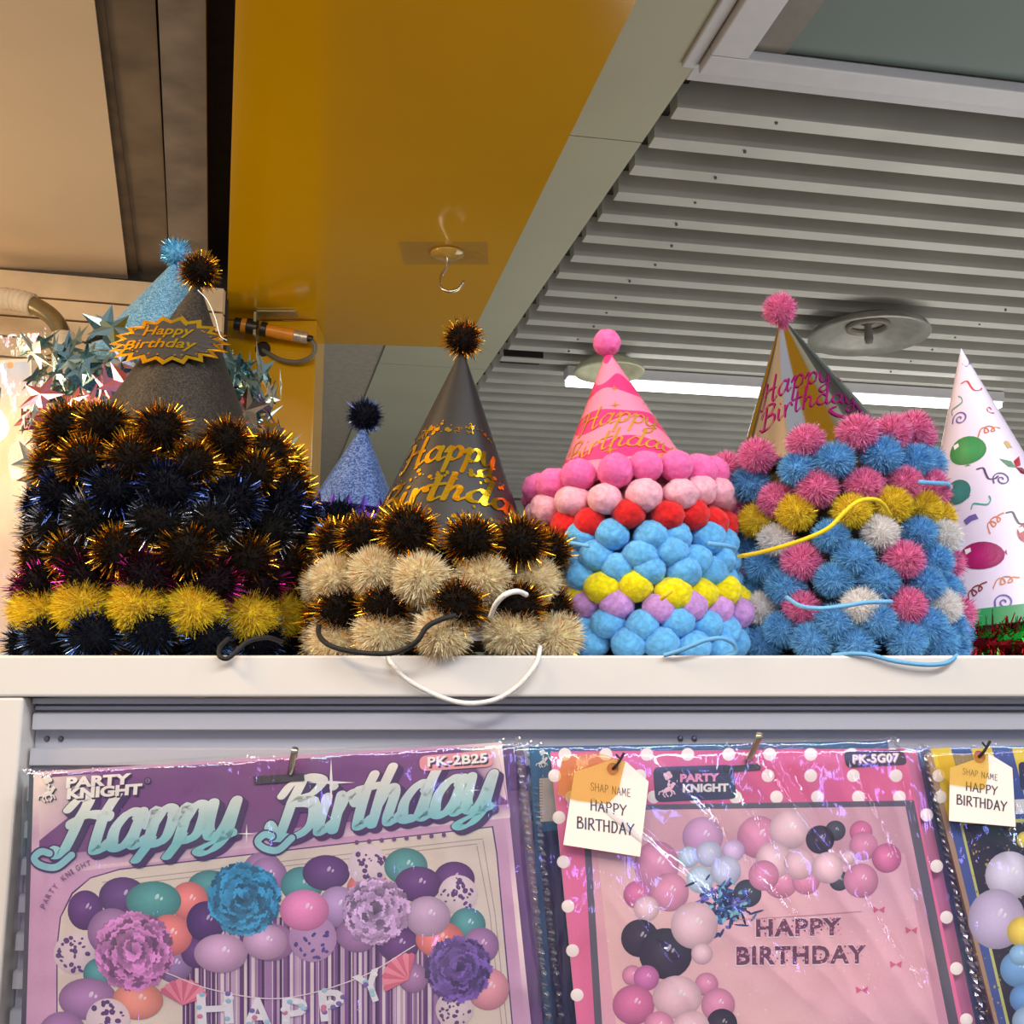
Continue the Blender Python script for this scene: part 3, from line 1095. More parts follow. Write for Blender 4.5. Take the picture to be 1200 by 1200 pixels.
def text_on(mb, f, text, x0, y0, wid, cap, rot, bold=0.02, shear=0.2, extra=0.0007):
    V, Fc = block_text(text, bold, shear)
    c, s = math.cos(rot), math.sin(rot)
    mb.add([f(x0 + (u * wid) * c - (v * cap) * s, y0 + (u * wid) * s + (v * cap) * c, extra) for u, v in V], Fc)
text_on(q, fm, 'Happy', -32 * sc1, 5 * sc1, 60 * sc1, 15 * sc1, RT_)
text_on(q, fm, 'Birthday', -50 * sc1, -17 * sc1, 86 * sc1, 15 * sc1, RT_)
for k in range(26):
    a = random.uniform(0, 6.28)
    put(q, xf(disc2(1.3 * sc1, None, 6), 1, 1, 0, RX * .74 * math.cos(a), RY * .64 * math.sin(a)), fm, None, 0.0007)
q.build('badge_lettering', M_foilgold, bd)
cord(T, [(232, 340), (243, 352), (252, 372), (258, 393), (266, 399)], 0.00028, M_elwhite, [Y1 - .012, Y1 - .014, Y1 - .022, Y1 - .03, Y1 - .03], 'thread')
cord(st1[0], [(330, 752), (312, 747), (290, 752), (272, 768), (264, 772), (257, 768), (258, 758), (268, 748)], 0.0012, M_elblack, [.567, .557, .551, .546, .545, .546, .551, .557])

# ---- stack behind the first: sky blue glitter hat with star trims
gb = 'star trimmed hats behind the leftmost stack'
Yb = 0.86
def star_hat(label, x, y, rp, h, cone, kinds, n, group, tilt=(0, 0), Y=Yb, tip=None, tip_r=.013, apex=None, size=(0.012, 0.021)):
    Rr = rp * Y * 1.01 / F
    p = at(x, y, Y)
    if apex:
        h = (at(apex[0], apex[1], Y).z - p.z) / math.cos(tilt[1])
    H = hat(label, p, tilt, Rr - 0.008, h, cone, None, tip, tip_r, group)
    # wire that carries the stars
    w = MB()
    w.tube([(Rr * math.cos(2 * PI * k / 48), Rr * math.sin(2 * PI * k / 48), 0.004) for k in range(49)], 0.0007, 6)
    w.build('trim_wire', mat('trim_wire_metal', (150, 150, 140), 0.3, metal=0.9), H.root)
    for i in range(n):
        a = 2 * PI * (i + random.random() * .8) / n
        rr = Rr + random.uniform(-0.006, 0.016)
        obj('star', STARS[random.choice(kinds)], H.root, (rr * math.cos(a), rr * math.sin(a), random.uniform(-.013, .018)),
            (random.uniform(.7, 2.4), random.uniform(-.6, .6), a + PI / 2 + random.uniform(-.6, .6)), random.uniform(*size))
    return H
star_hat('magenta rimmed hat at the bottom of the stack behind the black hats', 196, 596, 128, .06, mat('magenta_card', (214, 40, 130), 0.4), ['magenta', 'pink'], 30, gb)
star_hat('hat trimmed with silver foil stars behind the leftmost stack', 194, 562, 132, .06, M_skyglit, ['silver', 'teal'], 40, gb)
star_hat('hat trimmed with pink foil stars behind the leftmost stack', 192, 510, 132, .06, M_skyglit, ['pink', 'pink', 'silver'], 46, gb)
B1 = star_hat('sky blue glitter hat with teal foil star trim behind the black badge hat', 186, 454, 118, .13, M_skyglit, ['teal', 'teal', 'silver'], 90, gb, tilt=(0, R_(4)), tip='pale_blue', tip_r=0.0135, apex=(199, 305))

for yb, lb, kd in ((735, 'hat on the shelf board at the very bottom behind the leftmost stack', ['magenta', 'purple']), (690, 'purple starred hat, second from the shelf behind the leftmost stack', ['purple']), (644, 'pink starred hat under the magenta hat behind the leftmost stack', ['pink'])):
    star_hat(lb, 196, yb, 118, .06, M_blueglit, kd, 26, gb)

# ---- second stack
g2 = 'hats in the black and cream stack'
Y2 = 0.613
st2 = stack([
    dict(x=528, y=745, rp=134, r=0.0152, n=12, kinds=['cream_gold'], cone=M_whitecard, h=.12, label='white hat rimmed with cream gold pompoms at the shelf edge, bottom row', group=g2, phase=.05),
    dict(x=522, y=710, rp=133, r=0.0150, n=12, kinds=['black_gold'], cone=M_whitecard, h=.12, label='white hat rimmed with black gold pompoms between two cream rows', group=g2, phase=.25),
    dict(x=517, y=674, rp=132, r=0.0146, n=13, kinds=['cream_gold'], cone=M_blackcone, h=.12, tilt=(0, R_(1.5)), label='black hat rimmed with cream gold pompoms under the black foil lettered hat', group=g2, phase=.9),
    dict(x=524, y=628, rp=129, r=0.0155, n=13, kinds=['black_gold'], cone=M_blackcone, tilt=(0, R_(3.5)), apex=(547, 408), tip='black_gold', tip_r=0.0122, label='satin black hat with gold foil Happy Birthday script and black pompoms', group=g2, phase=.45),
], Y2, 0.75)
T = st2[-1]
sc2 = (Y2 - .04) / F
ang, zz = on_cone(T, 540, 540)
fm = cone_map(T, ang, zz, 0.0005)
q = MB()
def script_on(mb, f, text, x0, y0, em, wid, w=0.15, slant=0.2, thin=0.35, rise=0.0, fit=True, extra=0.0, pen=0.9):
    sh, tw = lettering(text, w, slant, 0.02, thin, rise=rise, pen=pen)
    sx = wid / tw
    for i_, s in enumerate(sh):
        put(mb, ([(x0 + x * sx, y0 + y * em) for x, y in s[0]], s[1]), f, None, extra + i_ * 0.000012)
script_on(q, fm, 'Happy', -80 * sc2, 1 * sc2, 38 * sc2, 128 * sc2, 0.18, 0.2, 0.3)
script_on(q, fm, 'Birthday', -122 * sc2, -57 * sc2, 37 * sc2, 222 * sc2, 0.18, 0.2, 0.3)
q.build('foil_lettering', M_foilgold, T.root)
q = MB()
for k in range(260):
    x = random.gauss(-10, 70)
    y = random.choice([random.gauss(48, 7), random.gauss(-84, 7), random.gauss(-20, 5), random.gauss(20, 10)])
    if abs(y - 20) < 22 and -90 < x < 60:
        continue
    if abs(x) > 120:
        continue
    rr = random.choice([1.0, 1.5, 2.2, 3.4]) if abs(x) < 80 else 1.0
    put(q, xf(disc2(rr * sc2, rr * sc2 * random.uniform(.5, 1), 7), 1, 1, random.random(), x * sc2, y * sc2), fm)
for k in range(14):
    x, y = random.uniform(-60, 15), random.gauss(50, 6)
    put(q, xf(ribbon2([(-4, 0), (-1, 3), (1, -2), (4, 1)], 1.4, n=3), sc2, sc2, random.uniform(-1, 1), x * sc2, y * sc2), fm)
q.build('foil_confetti', M_foilgold, T.root)
cord(st2[1], [(374, 728), (374, 744), (386, 756), (410, 763), (440, 766), (466, 764), (488, 752), (500, 735), (517, 726), (534, 721)], 0.0013, M_elblack,
     [.58, .555, .543, .540, .538, .535, .53, .53, .532, .535])
cord(st2[0], [(452, 757), (458, 776), (478, 797), (512, 815), (545, 824), (580, 820), (608, 803), (628, 778), (633, 758)], 0.0012, M_elwhite,
     [.558, .5475, .5465, .546, .545, .545, .5455, .5465, .556], 'elastic_cord')
cord(st2[2], [(575, 722), (581, 708), (592, 697), (606, 693), (617, 697)], 0.0013, M_elwhite, [.532, .524, .52, .522, .528])

# ---- dark blue hats standing behind, between the first two stacks
gd = 'blue glitter hats behind the black and cream stack'
Yd = 0.755
def back_ring(label, x, y, rp, n, kinds, cone, tilt=(0, 0), apex=None, h=.13, tip=None, tip_r=.013, r=.014):
    Rr = rp * Yd * 1.01 / F
    p = at(x, y, Yd - Rr)
    zb_ = max(p.z, ZS + .008)
    X = at(x, y, Yd).x
    if apex:
        h = (at(apex[0], apex[1], Yd).z - zb_) / math.cos(tilt[1])
    return hat(label, (X, Yd, zb_ - .003), tilt, Rr - .7 * r, h, cone, dict(n=n, r=r, R=Rr, kinds=kinds, dz=.004), tip, tip_r, gd)
back_ring('lower blue glitter hat with magenta black pompoms behind the cream pompoms', 426, 735, 96, 11, ['black_magenta'], M_blueglit, h=.06)
back_ring('blue glitter hat with navy tinsel pompoms, middle of the back pair', 430, 668, 78, 9, ['black_magenta'], M_blueglit, h=.055)
Bd = back_ring('blue glitter cone hat with black tip pompom behind the black hat', 412, 606, 84, 9, ['navy'], M_blueglit, (0, R_(5)), (432, 492), tip='black_blue', tip_r=.0132)
for k in range(8):
    a = -PI / 2 - .9 + k * .24
    rr = 0.0445
    obj('star', STARS['purple'], Bd.root, (rr * math.cos(a), rr * math.sin(a), .010), (1.4, 0, a + PI / 2), 0.011)

# ---- third stack, felt pompoms
g3 = 'hats in the felt pompom stack'
Y3 = 0.632
def c3(name, col):
    return mat(name, col, 0.4, coat=0.2)
rows3 = [
    (755, 752, 103, ['felt_blue'], 'light blue felt pompom hat at the very bottom beside the shelf edge'),
    (753, 733, 103, ['felt_blue'], 'light blue felt pompom hat just under the lilac row'),
    (753, 711, 104, ['felt_lilac'], 'hat rimmed with lilac felt pompoms under the yellow felt row'),
    (753, 690, 105, ['felt_yellow'], 'hat rimmed with yellow felt pompoms, felt pompom stack'),
    (746, 670, 103, ['felt_blue'], 'light blue felt pompom hat just above the yellow row'),
    (746, 649, 103, ['felt_blue'], 'light blue felt pompom hat, middle of three blue rows'),
    (743, 628, 103, ['felt_blue'], 'light blue felt pompom hat just under the red row'),
    (739, 604, 105, ['felt_red'], 'hat rimmed with red felt pompoms under the pink hats'),
    (737, 577, 108, ['felt_palepink'], 'hat rimmed with pale pink felt pompoms under the striped hat'),
]
LIST3 = []
for i, (x, y, rp, kd, lb) in enumerate(rows3):
    cm = c3('pink_card', (240, 150, 170)) if i >= 7 else (c3('yellow_card', (220, 210, 90)) if i == 3 else c3('sky_card', (120, 180, 220)))
    LIST3.append(dict(x=x, y=y, rp=rp, r=0.0099 if i else 0.0098, n=17, kinds=kd, cone=cm, h=.125, label=lb, group=g3, squash=0.92, tilt=(0, R_(-1.5 * max(0, i - 5))), phase=(0.5 * (i % 2) + .1), jz=.0012))

# striped pink cone: swirling bands in two pinks
def stripe_mat():
    m, nt, b = base_mat('pink_striped_card')
    n, l = nt.nodes, nt.links
    tc = n.new('ShaderNodeTexCoord')
    sp = n.new('ShaderNodeSeparateXYZ')
    l.new(tc.outputs['Object'], sp.inputs[0])
    def math_(op, a, b_=None):
        k = n.new('ShaderNodeMath')
        k.operation = op
        for i, v in enumerate((a, b_)):
            if v is None:
                continue
            if isinstance(v, (int, float)):
                k.inputs[i].default_value = v
            else:
                l.new(v, k.inputs[i])
        return k.outputs[0]
    th = math_('ARCTAN2', sp.outputs['Y'], sp.outputs['X'])
    wave = math_('MULTIPLY', math_('SINE', math_('ADD', math_('MULTIPLY', th, 2.0), 0.9)), 0.16)
    drift = math_('MULTIPLY', th, 1 / (2 * PI))
    t = math_('ADD', math_('ADD', math_('MULTIPLY', sp.outputs['Z'], 46.0), drift), wave)
    fr = math_('FRACT', t)
    tri = math_('ABSOLUTE', math_('SUBTRACT', fr, 0.5))
    wid = math_('ADD', 0.20, math_('MULTIPLY', math_('SINE', math_('ADD', math_('MULTIPLY', th, 3.0), math_('MULTIPLY', math_('FLOOR', t), 2.4))), 0.12))
    msk = math_('LESS_THAN', tri, wid)
    mx = n.new('ShaderNodeMix')
    mx.data_type = 'RGBA'
    l.new(msk, mx.inputs['Factor'])
    mx.inputs['A'].default_value = lin((250, 136, 168))
    mx.inputs['B'].default_value = lin((238, 56, 122))
    l.new(mx.outputs['Result'], b.inputs['Base Color'])
    b.inputs['Roughness'].default_value = 0.3
    b.inputs['Coat Weight'].default_value = 0.4
    b.inputs['Coat Roughness'].default_value = 0.12
    return m
LIST3.append(dict(x=731, y=548, rp=104, r=0.0103, n=17, kinds=['felt_hotpink'], cone=stripe_mat(), tilt=(0, R_(-5.5)), apex=(702, 409), tip='felt_hotpink', tip_r=0.0086,
                  label='pink striped hat with gold script and hot pink felt pompoms', group=g3, squash=.94, phase=.35))
st3 = stack(LIST3, Y3, 0.75)
T = st3[-1]
sc3 = (Y3 - .03) / F
ang, zz = on_cone(T, 720, 497)
fm = cone_map(T, ang, zz, 0.0005)
q = MB()
script_on(q, fm, 'Happy', -48 * sc3, 2 * sc3, 30 * sc3, 104 * sc3, 0.10, 0.3, 0.4)
script_on(q, fm, 'Birthday', -76 * sc3, -36 * sc3, 29 * sc3, 150 * sc3, 0.10, 0.3, 0.4)
for x, y, r in ((-40, 24, 9), (3, 30, 8), (-8, -40, 12), (-50, -44, 6), (52, 20, 4), (-30, 66, 7), (4, 58, 7), (44, 45, 4), (-72, -48, 5), (14, 6, 6)):
    p = star2(4, r, r * .1)
    put(q, (([(a * sc3 + x * sc3, b * sc3 + y * sc3) for a, b in p]), [tuple(range(8))]), fm)
    p = star2(4, r * .5, r * .08, PI / 4)
    put(q, (([(a * sc3 + x * sc3, b * sc3 + y * sc3) for a, b in p]), [tuple(range(8))]), fm, None, .0001)
q.build('gold_lettering', mat('pale_gold_print', (226, 170, 70), 0.35, metal=0.6), T.root)
cord(st3[0], [(778, 768), (792, 764), (810, 757), (828, 750), (846, 748), (860, 755), (861, 764), (850, 768)], 0.0011, M_elblue, [.548, .546, .544, .543, .545, .552, .556, .556])
cord(st3[6], [(668, 636), (690, 640)], 0.001, M_elblue, [.565, .555])
cord(st3[5], [(830, 637), (848, 639), (860, 642), (862, 646)], 0.0012, M_elblue, [.56, .565, .578, .59])
cord(st3[3], [(775, 702), (780, 697), (786, 693)], 0.0012, M_elyel, [.55, .548, .552])

# ---- fourth stack
g4 = 'hats in the pink and blue tinsel stack'
Y4 = 0.648
M_holo = mat('mirror_silver_card', (222, 222, 224), 0.1, metal=1.0, var=0.02)
M_dkfoil = mat('dull_foil_card', (150, 146, 140), 0.3, metal=0.8)
def rw(x, y, rp, kinds, lb, tilt=0, phase=None, n=13, cone=None, **k):
    d = dict(x=x, y=y, rp=rp, r=0.0112, n=n, kinds=kinds, cone=cone or M_dkfoil, h=.13, label=lb, group=g4, tilt=(0, R_(tilt)), **k)
    rw.k = getattr(rw, 'k', 0) + 1
    d['phase'] = 0.5 * (rw.k % 2) + .15 if phase is None else phase
    return d
st4 = stack([
    rw(984, 752, 119, ['blue'], 'blue tinsel pompom hat at the bottom of the tinsel stack', n=14),
    rw(984, 731, 122, ['blue'], 'blue tinsel pompom hat just under the white and pink row', n=14),
    rw(986, 709, 122, ['pink', 'white'], 'hat with alternating pink and white pompoms low in the tinsel stack', n=14, phase=.65),
    rw(984, 683, 118, ['blue'], 'all blue pompom hat above the lower pink and white row', n=14),
    rw(982, 653, 117, ['pink', 'blue'], 'hat with alternating pink and blue pompoms, tinsel stack', n=14, phase=.65),
    rw(980, 624, 116, ['white', 'blue'], 'hat with alternating white and blue pompoms under the yellow row', n=14, tilt=-1, phase=.15),
    rw(974, 597, 118, ['gold'], 'hat rimmed with yellow tinsel pompoms, tinsel stack', n=14, tilt=-3),
    rw(970, 567, 114, ['pink'], 'pink tinsel pompom hat just above the yellow row', n=14, tilt=-4, cone=M_goldcard),
    rw(963, 540, 116, ['blue'], 'blue tinsel pompom hat right under the mirror silver hat', n=14, tilt=-6, cone=M_goldcard),
    rw(954, 510, 117, ['pink'], 'mirror silver hat with magenta Happy Birthday script and pink pompoms', n=14, tilt=-10, cone=M_holo, apex=(912, 371), tip='pink', tip_r=.0105, phase=.1),
], Y4, 0.9)
T = st4[-1]
sc4 = (Y4 - .03) / F
ang, zz = on_cone(T, 945, 455)
fm = cone_map(T, ang, zz, 0.0005)
q = MB()
script_on(q, fm, 'Happy', -62 * sc4, 2 * sc4, 36 * sc4, 96 * sc4, 0.10, 0.35, 0.25, 0.06)
script_on(q, fm, 'Birthday', -70 * sc4, -33 * sc4, 32 * sc4, 128 * sc4, 0.10, 0.3, 0.25, 0.05)
put(q, xf(ribbon2([(58, -24), (60, -40), (46, -52), (26, -50), (18, -40), (28, -34)], 5, .3), sc4), fm)
for x, y, r in ((56, 26, 7), (66, 30, 4), (70, 16, 3)):
    put(q, ([(a * sc4 + x * sc4, b * sc4 + y * sc4) for a, b in star2(5, r, r * .42)], [tuple(range(10))]), fm)
q.build('magenta_lettering', mat('magenta_foil_print', (196, 40, 150), 0.25, metal=0.85), T.root)
cord(st4[6], [(866, 652), (888, 648), (915, 641), (948, 630), (972, 618), (990, 600), (1005, 588), (1022, 585), (1034, 590), (1043, 604)], 0.0011, M_elyel, [.575, .56, .545, .536, .532, .532, .532, .534, .54, .55])
cord(st4[3], [(922, 700), (938, 710), (962, 713), (990, 710), (1015, 706), (1045, 705)], 0.0011, M_elblue, [.556, .543, .537, .535, .536, .541])
cord(st4[0], [(975, 768), (1000, 766), (1022, 768), (1050, 775), (1085, 779), (1108, 777), (1122, 768)], 0.0011, M_elblue, [.556, .549, .5475, .5465, .546, .5465, .552])
cord(st4[7], [(1078, 565), (1095, 566), (1110, 567), (1112, 571)], 0.0012, M_elblue, [.57, .58, .6, .61])

# ---- white balloon hat at the right edge
Y5 = 0.715
def tinsel_ring(H, Rr, z, m, name, n=1500, ln=0.014, seed=1):
    mb = MB()
    for i in range(n):
        a = random.uniform(0, 2 * PI)
        b = random.uniform(0, 2 * PI)
        c = Vector((Rr * math.cos(a), Rr * math.sin(a), z))
        d = Vector((math.cos(a) * math.cos(b), math.sin(a) * math.cos(b), math.sin(b)))
        d = (d + Vector((random.gauss(0, .4), random.gauss(0, .4), random.gauss(0, .3)))).normalized()
        s = d.cross(Vector((random.gauss(0, 1), random.gauss(0, 1), random.gauss(0, 1)))).normalized() * 0.0005
        t = c + d * ln * random.uniform(.6, 1.05)
        mb.add([c - s, c + s, t + s * .6, t - s * .6], [(0, 1, 2, 3)])
    mb.tube([(Rr * math.cos(2 * PI * k / 40), Rr * math.sin(2 * PI * k / 40), z) for k in range(41)], 0.004, 6)
    o = mb.build(name, m, H.root)
    o['kind'] = 'stuff'
    return o
zc = at(1164, 742, Y5 - .06).z
H6 = hat('lower hat with dark red tinsel rim at the right edge of the shelf', (at(1168, 755, Y5).x, Y5, max(ZS + .011, at(1164, 752, Y5 - .06).z)), (0, 0), 0.058, .13, M_whitecard)
tinsel_ring(H6, 0.064, 0.0, mat('dark_red_tinsel', (150, 26, 34), 0.25, metal=0.9, var=.3, scale=200), 'tinsel_rim', 2600, 0.019)
p5 = at(1166, 727, Y5 - .05)
za = at(1129, 409, Y5).z
H5 = hat('white paper hat printed with coloured balloons at the right edge', (at(1180, 720, Y5).x, Y5, p5.z), (0, R_(-5)), 0.0655, (za - p5.z) / math.cos(R_(6)), mat('glossy_white_card', (226, 214, 236), 0.3, coat=0.4, var=.02))
tinsel_ring(H5, 0.068, -0.008, mat('green_tinsel', (40, 170, 60), 0.25, metal=0.9, var=.3, scale=200), 'tinsel_rim', 1500, 0.012)
q = MB()
sc5 = (Y5 - .05) / F
G_ = lin
def at_pix(x, y, lift=0.0004):
    hit = on_cone(H5, x, y)
    return cone_map(H5, hit[0], hit[1], lift) if hit else None
def pballoon(x, y, rx, ry, col, rot=0.0, knot=(0, -1)):
    f = at_pix(x, y)
    if not f:
        return
    c = lin(col)
    V, Fc, Cc = [(0, 0)], [], [tuple(min(1, v * 1.15) for v in c)]
    ns = 22
    for j, t in enumerate((.35, .7, 1.0)):
        for k in range(ns):
            V.append((rx * t * math.cos(2 * PI * k / ns), ry * t * math.sin(2 * PI * k / ns)))
            Cc.append(tuple(v * (1.1 - .35 * t) for v in c[:3]) + (1,))
    for k in range(ns):
        Fc.append((0, 1 + k, 1 + (k + 1) % ns))
        for j in range(2):
            a, b = 1 + j * ns + k, 1 + j * ns + (k + 1) % ns
            Fc.append((a, a + ns, b + ns, b))
    cs, sn_ = math.cos(rot), math.sin(rot)
    q.add([f((x_ * cs - y_ * sn_) * sc5, (x_ * sn_ + y_ * cs) * sc5) for x_, y_ in V], Fc, 0, Cc)
    kx, ky = knot[0] * rx, knot[1] * ry
    nx, ny = -knot[1], knot[0]
    put(q, ([((kx + nx * .5) * sc5, (ky + ny * .5) * sc5), ((kx * 1.12 + nx * 4) * sc5, (ky * 1.12 + ny * 4) * sc5), ((kx * 1.12 - nx * 4) * sc5, (ky * 1.12 - ny * 4) * sc5)], [(0, 1, 2)]), f, c)
    put(q, xf(([(-4, -3), (3, -2), (4, 3), (-3, 4)], [(0, 1, 2, 3)]), sc5, sc5, .3, -rx * .55 * sc5, ry * .45 * sc5), f, lin((240, 240, 244)), .0002)
pballoon(1133, 528, 23, 20, (60, 150, 84))
pballoon(1122, 577, 17, 17, (40, 134, 134), 0, (.8, -.5))
pballoon(1150, 651, 26, 18, (178, 30, 110), -.1, (.97, .05))
pballoon(1206, 626, 14, 14, (190, 70, 80), 0, (0, -1))
def pribbon(x, y, pts, w, col, rot=0.0):
    f = at_pix(x, y)
    if f:
        put(q, xf(ribbon2(pts, w, .6, n=5), sc5, sc5, rot), f, lin(col))
spiral = [((1.2 + k * .75) * math.cos(k * .75), (1.2 + k * .75) * math.sin(k * .75)) for k in range(14)]
curl = [(-16, -6), (-10, 4), (-4, 5), (-2, -1), (-7, -2), (-4, 6), (4, 6), (6, 0), (1, -1), (6, 5), (14, 4)]
wave_ = [(-14, 2), (-8, 6), (-2, 0), (4, -5), (10, -2), (12, 3)]
pribbon(1125, 491, spiral, 2.2, (110, 90, 170))
pribbon(1174, 562, spiral, 2.2, (90, 70, 130))
pribbon(1177, 706, spiral, 2.4, (110, 90, 170))
pribbon(1139, 453, wave_, 2.4, (200, 70, 70), -.5)
pribbon(1160, 505, curl, 2.0, (200, 110, 60))
pribbon(1168, 612, curl, 2.0, (210, 120, 80), .6)
pribbon(1180, 682, curl, 1.8, (210, 130, 80))
pribbon(1146, 693, curl, 2.2, (140, 60, 60), .5)
pribbon(1122, 475, wave_, 2.2, (90, 160, 150), 1.2)
pribbon(1151, 590, wave_, 2.2, (70, 160, 150), .5)
pribbon(1157, 556, wave_, 2.6, (80, 60, 110), -.6)
pribbon(1192, 608, wave_, 2.6, (70, 80, 70), -.6)
pribbon(1160, 480, spiral[:8], 2, (190, 60, 60))
def pquad(x, y, w, h, col, rot):
    f = at_pix(x, y)
    if f:
        put(q, xf(([(-w, -h), (0, -h * .6), (w, -h), (w, h), (0, h * 1.4), (-w, h)], [(0, 1, 2, 3, 4, 5)]), sc5, sc5, rot), f, lin(col))
pquad(1134, 426, 6, 4, (110, 110, 180), .4)
pquad(1138, 609, 8, 4, (110, 96, 170), .4)
pquad(1181, 522, 4, 5, (200, 170, 110), .2)
for a, cc in ((.9, (176, 40, 60)), (2.4, (60, 120, 80)), (-.6, (120, 40, 60))):
    f = at_pix(1190, 548)
    if f:
        put(q, xf(([(0, 0), (8, 5), (22, 0), (8, -5)], [(0, 1, 2, 3)]), sc5, sc5, a), f, lin(cc), .0001)
if q.v:
    q.build('printed_pattern', print_mat('glossy_print', 0.3, 0.4), H5.root)
q = MB()
q.lathe([(H5.rb + .0006, 0.0), (H5.rb * (1 - .055) + .0006, H5.h * .055)], 96)
q.build('green_band', mat('green_print_band', (50, 150, 90), 0.35), H5.root, smooth=True)

# ------------------------------------------------------------------ hanging party packages: flat printed cards in clear sleeves
class Card:
    """a flat printed card: plane through three points seen at the given depths; print is laid out on that plane"""
    def __init__(self, tl, tr, low, Ys, extend=1.35):
        self.O = at(tl[0], tl[1], Ys[0])
        A = at(tr[0], tr[1], Ys[1])
        B = at(low[0], low[1], Ys[2])
        self.ex = A - self.O
        self.ey = (B - self.O) * extend
        self.n = self.ey.cross(self.ex).normalized()
        if self.n.y > 0:
            self.n = -self.n
    def p(self, x, y, h=0.0):
        """point of the card plane (relative to its corner) behind picture place x,y"""
        d = ray(x, y)
        t = (self.O + self.n * h - CAM).dot(self.n) / d.dot(self.n)
        return CAM + d * t - self.O
    def uv(self, u, v, h=0.0):
        return self.ex * u + self.ey * v + self.n * h

LAY = 0.0000012
class Print:
    def __init__(self, card):
        self.k = card
        self.mb = MB()
        self.h = 0.0004
    def up(self, n=1):
        self.h += LAY * n
    def poly(self, pts, col):
        c = [lin(x) for x in col] if isinstance(col, list) else [lin(col)] * len(pts)
        self.mb.add([self.k.p(x, y, self.h) for x, y in pts], [tuple(range(len(pts)))], 0, c)
        self.up()
    def shape(self, sh, org, ux, uy, col, grad=None):
        """2D shape placed with origin and two picture-space axis vectors; y up"""
        V, Fc = sh
        P = [(org[0] + x * ux[0] + y * uy[0], org[1] + x * ux[1] + y * uy[1]) for x, y in V]
        if grad:
            lo, hi = lin(grad[0]), lin(grad[1])
            cs = [tuple(a + (b - a) * min(1, max(0, y)) for a, b in zip(lo, hi)) for x, y in V]
        else:
            cs = [lin(col)] * len(V)
        self.mb.add([self.k.p(x, y, self.h) for x, y in P], Fc, 0, cs)
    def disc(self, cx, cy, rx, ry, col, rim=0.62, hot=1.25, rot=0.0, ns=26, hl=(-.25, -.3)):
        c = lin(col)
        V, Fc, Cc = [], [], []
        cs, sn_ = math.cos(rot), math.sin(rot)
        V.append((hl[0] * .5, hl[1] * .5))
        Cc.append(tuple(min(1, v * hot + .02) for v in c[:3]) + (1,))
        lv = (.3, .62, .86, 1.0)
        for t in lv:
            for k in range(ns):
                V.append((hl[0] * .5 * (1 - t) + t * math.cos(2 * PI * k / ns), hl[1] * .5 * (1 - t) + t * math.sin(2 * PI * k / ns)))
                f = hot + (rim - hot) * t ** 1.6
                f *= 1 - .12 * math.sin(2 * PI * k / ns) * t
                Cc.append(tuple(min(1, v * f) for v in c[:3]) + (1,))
        for k in range(ns):
            Fc.append((0, 1 + k, 1 + (k + 1) % ns))
            for j in range(3):
                a, b = 1 + j * ns + k, 1 + j * ns + (k + 1) % ns
                Fc.append((a, a + ns, b + ns, b))
        self.mb.add([self.k.p(cx + (x * rx * cs - y * ry * sn_), cy + (x * rx * sn_ + y * ry * cs), self.h) for x, y in V], Fc, 0, Cc)
        self.up()
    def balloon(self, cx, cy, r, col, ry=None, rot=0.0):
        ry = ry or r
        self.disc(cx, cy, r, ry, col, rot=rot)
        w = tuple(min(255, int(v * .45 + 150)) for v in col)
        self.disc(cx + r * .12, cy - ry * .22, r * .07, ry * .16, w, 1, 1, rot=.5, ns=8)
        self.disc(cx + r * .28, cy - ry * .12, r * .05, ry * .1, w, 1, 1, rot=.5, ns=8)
    def confetti(self, cx, cy, r, col=(96, 62, 120), n=26, tint=(226, 206, 210)):
        self.disc(cx, cy, r, r, tint, 0.86, 1.02)
        for i in range(n):
            a, d = random.uniform(0, 6.28), r * .86 * math.sqrt(random.random())
            s = r * random.uniform(.06, .15)
            self.disc(cx + d * math.cos(a), cy + d * math.sin(a), s, s * random.uniform(.5, 1), col, .8, 1.1, random.random() * 3, 8)
    def paper_pom(self, cx, cy, r, col):
        """tissue paper flower: rings of ruffled petals"""
        for j in range(13):
            t = 1 - j / 13.5
            m = max(6, int(26 * t))
            for i in range(m):
                a = 2 * PI * (i + .5 * (j % 2) + random.uniform(-.25, .25)) / m
                px, py = cx + r * t * .86 * math.cos(a), cy + r * t * .86 * math.sin(a)
                f = random.uniform(.62, 1.35)
                c = tuple(max(0, min(255, int(v * f))) for v in col)
                sw = r * random.uniform(.11, .18)
                pts = []
                for q_ in range(9):
                    b = -1.5 + 3.0 * q_ / 8
                    rr = sw * (1 + .18 * math.sin(q_ * 2.6 + i))
                    pts.append((px + rr * math.cos(a + b), py + rr * math.sin(a + b)))
                pts.append((px - sw * 1.2 * math.cos(a), py - sw * 1.2 * math.sin(a)))
                dk = tuple(int(v * .55) for v in c)
                cl = [c] * 9 + [dk]
                lc = [lin(x) for x in cl]
                self.mb.add([self.k.p(x, y, self.h) for x, y in pts], [(q_, q_ + 1, 9) for q_ in range(8)], 0, lc)
                self.h += LAY * 0.12
            self.up()
    def script(self, text, org, ux, uy, w, col, slant=.25, thin=.45, grad=None, gap=0.0, rise=0):
        sh, tw = lettering(text, w, slant, gap, thin)
        def fy(y):              # tall small letters, short tails
            return y * .55 if y < 0 else (y * 1.26 if y < .5 else .63 + (y - .5) * .74)
        for s in sh:
            self.shape(([(x / tw, fy(y)) for x, y in s[0]], s[1]), org, ux, uy, col, grad)
            self.h += LAY * .1
        self.up()
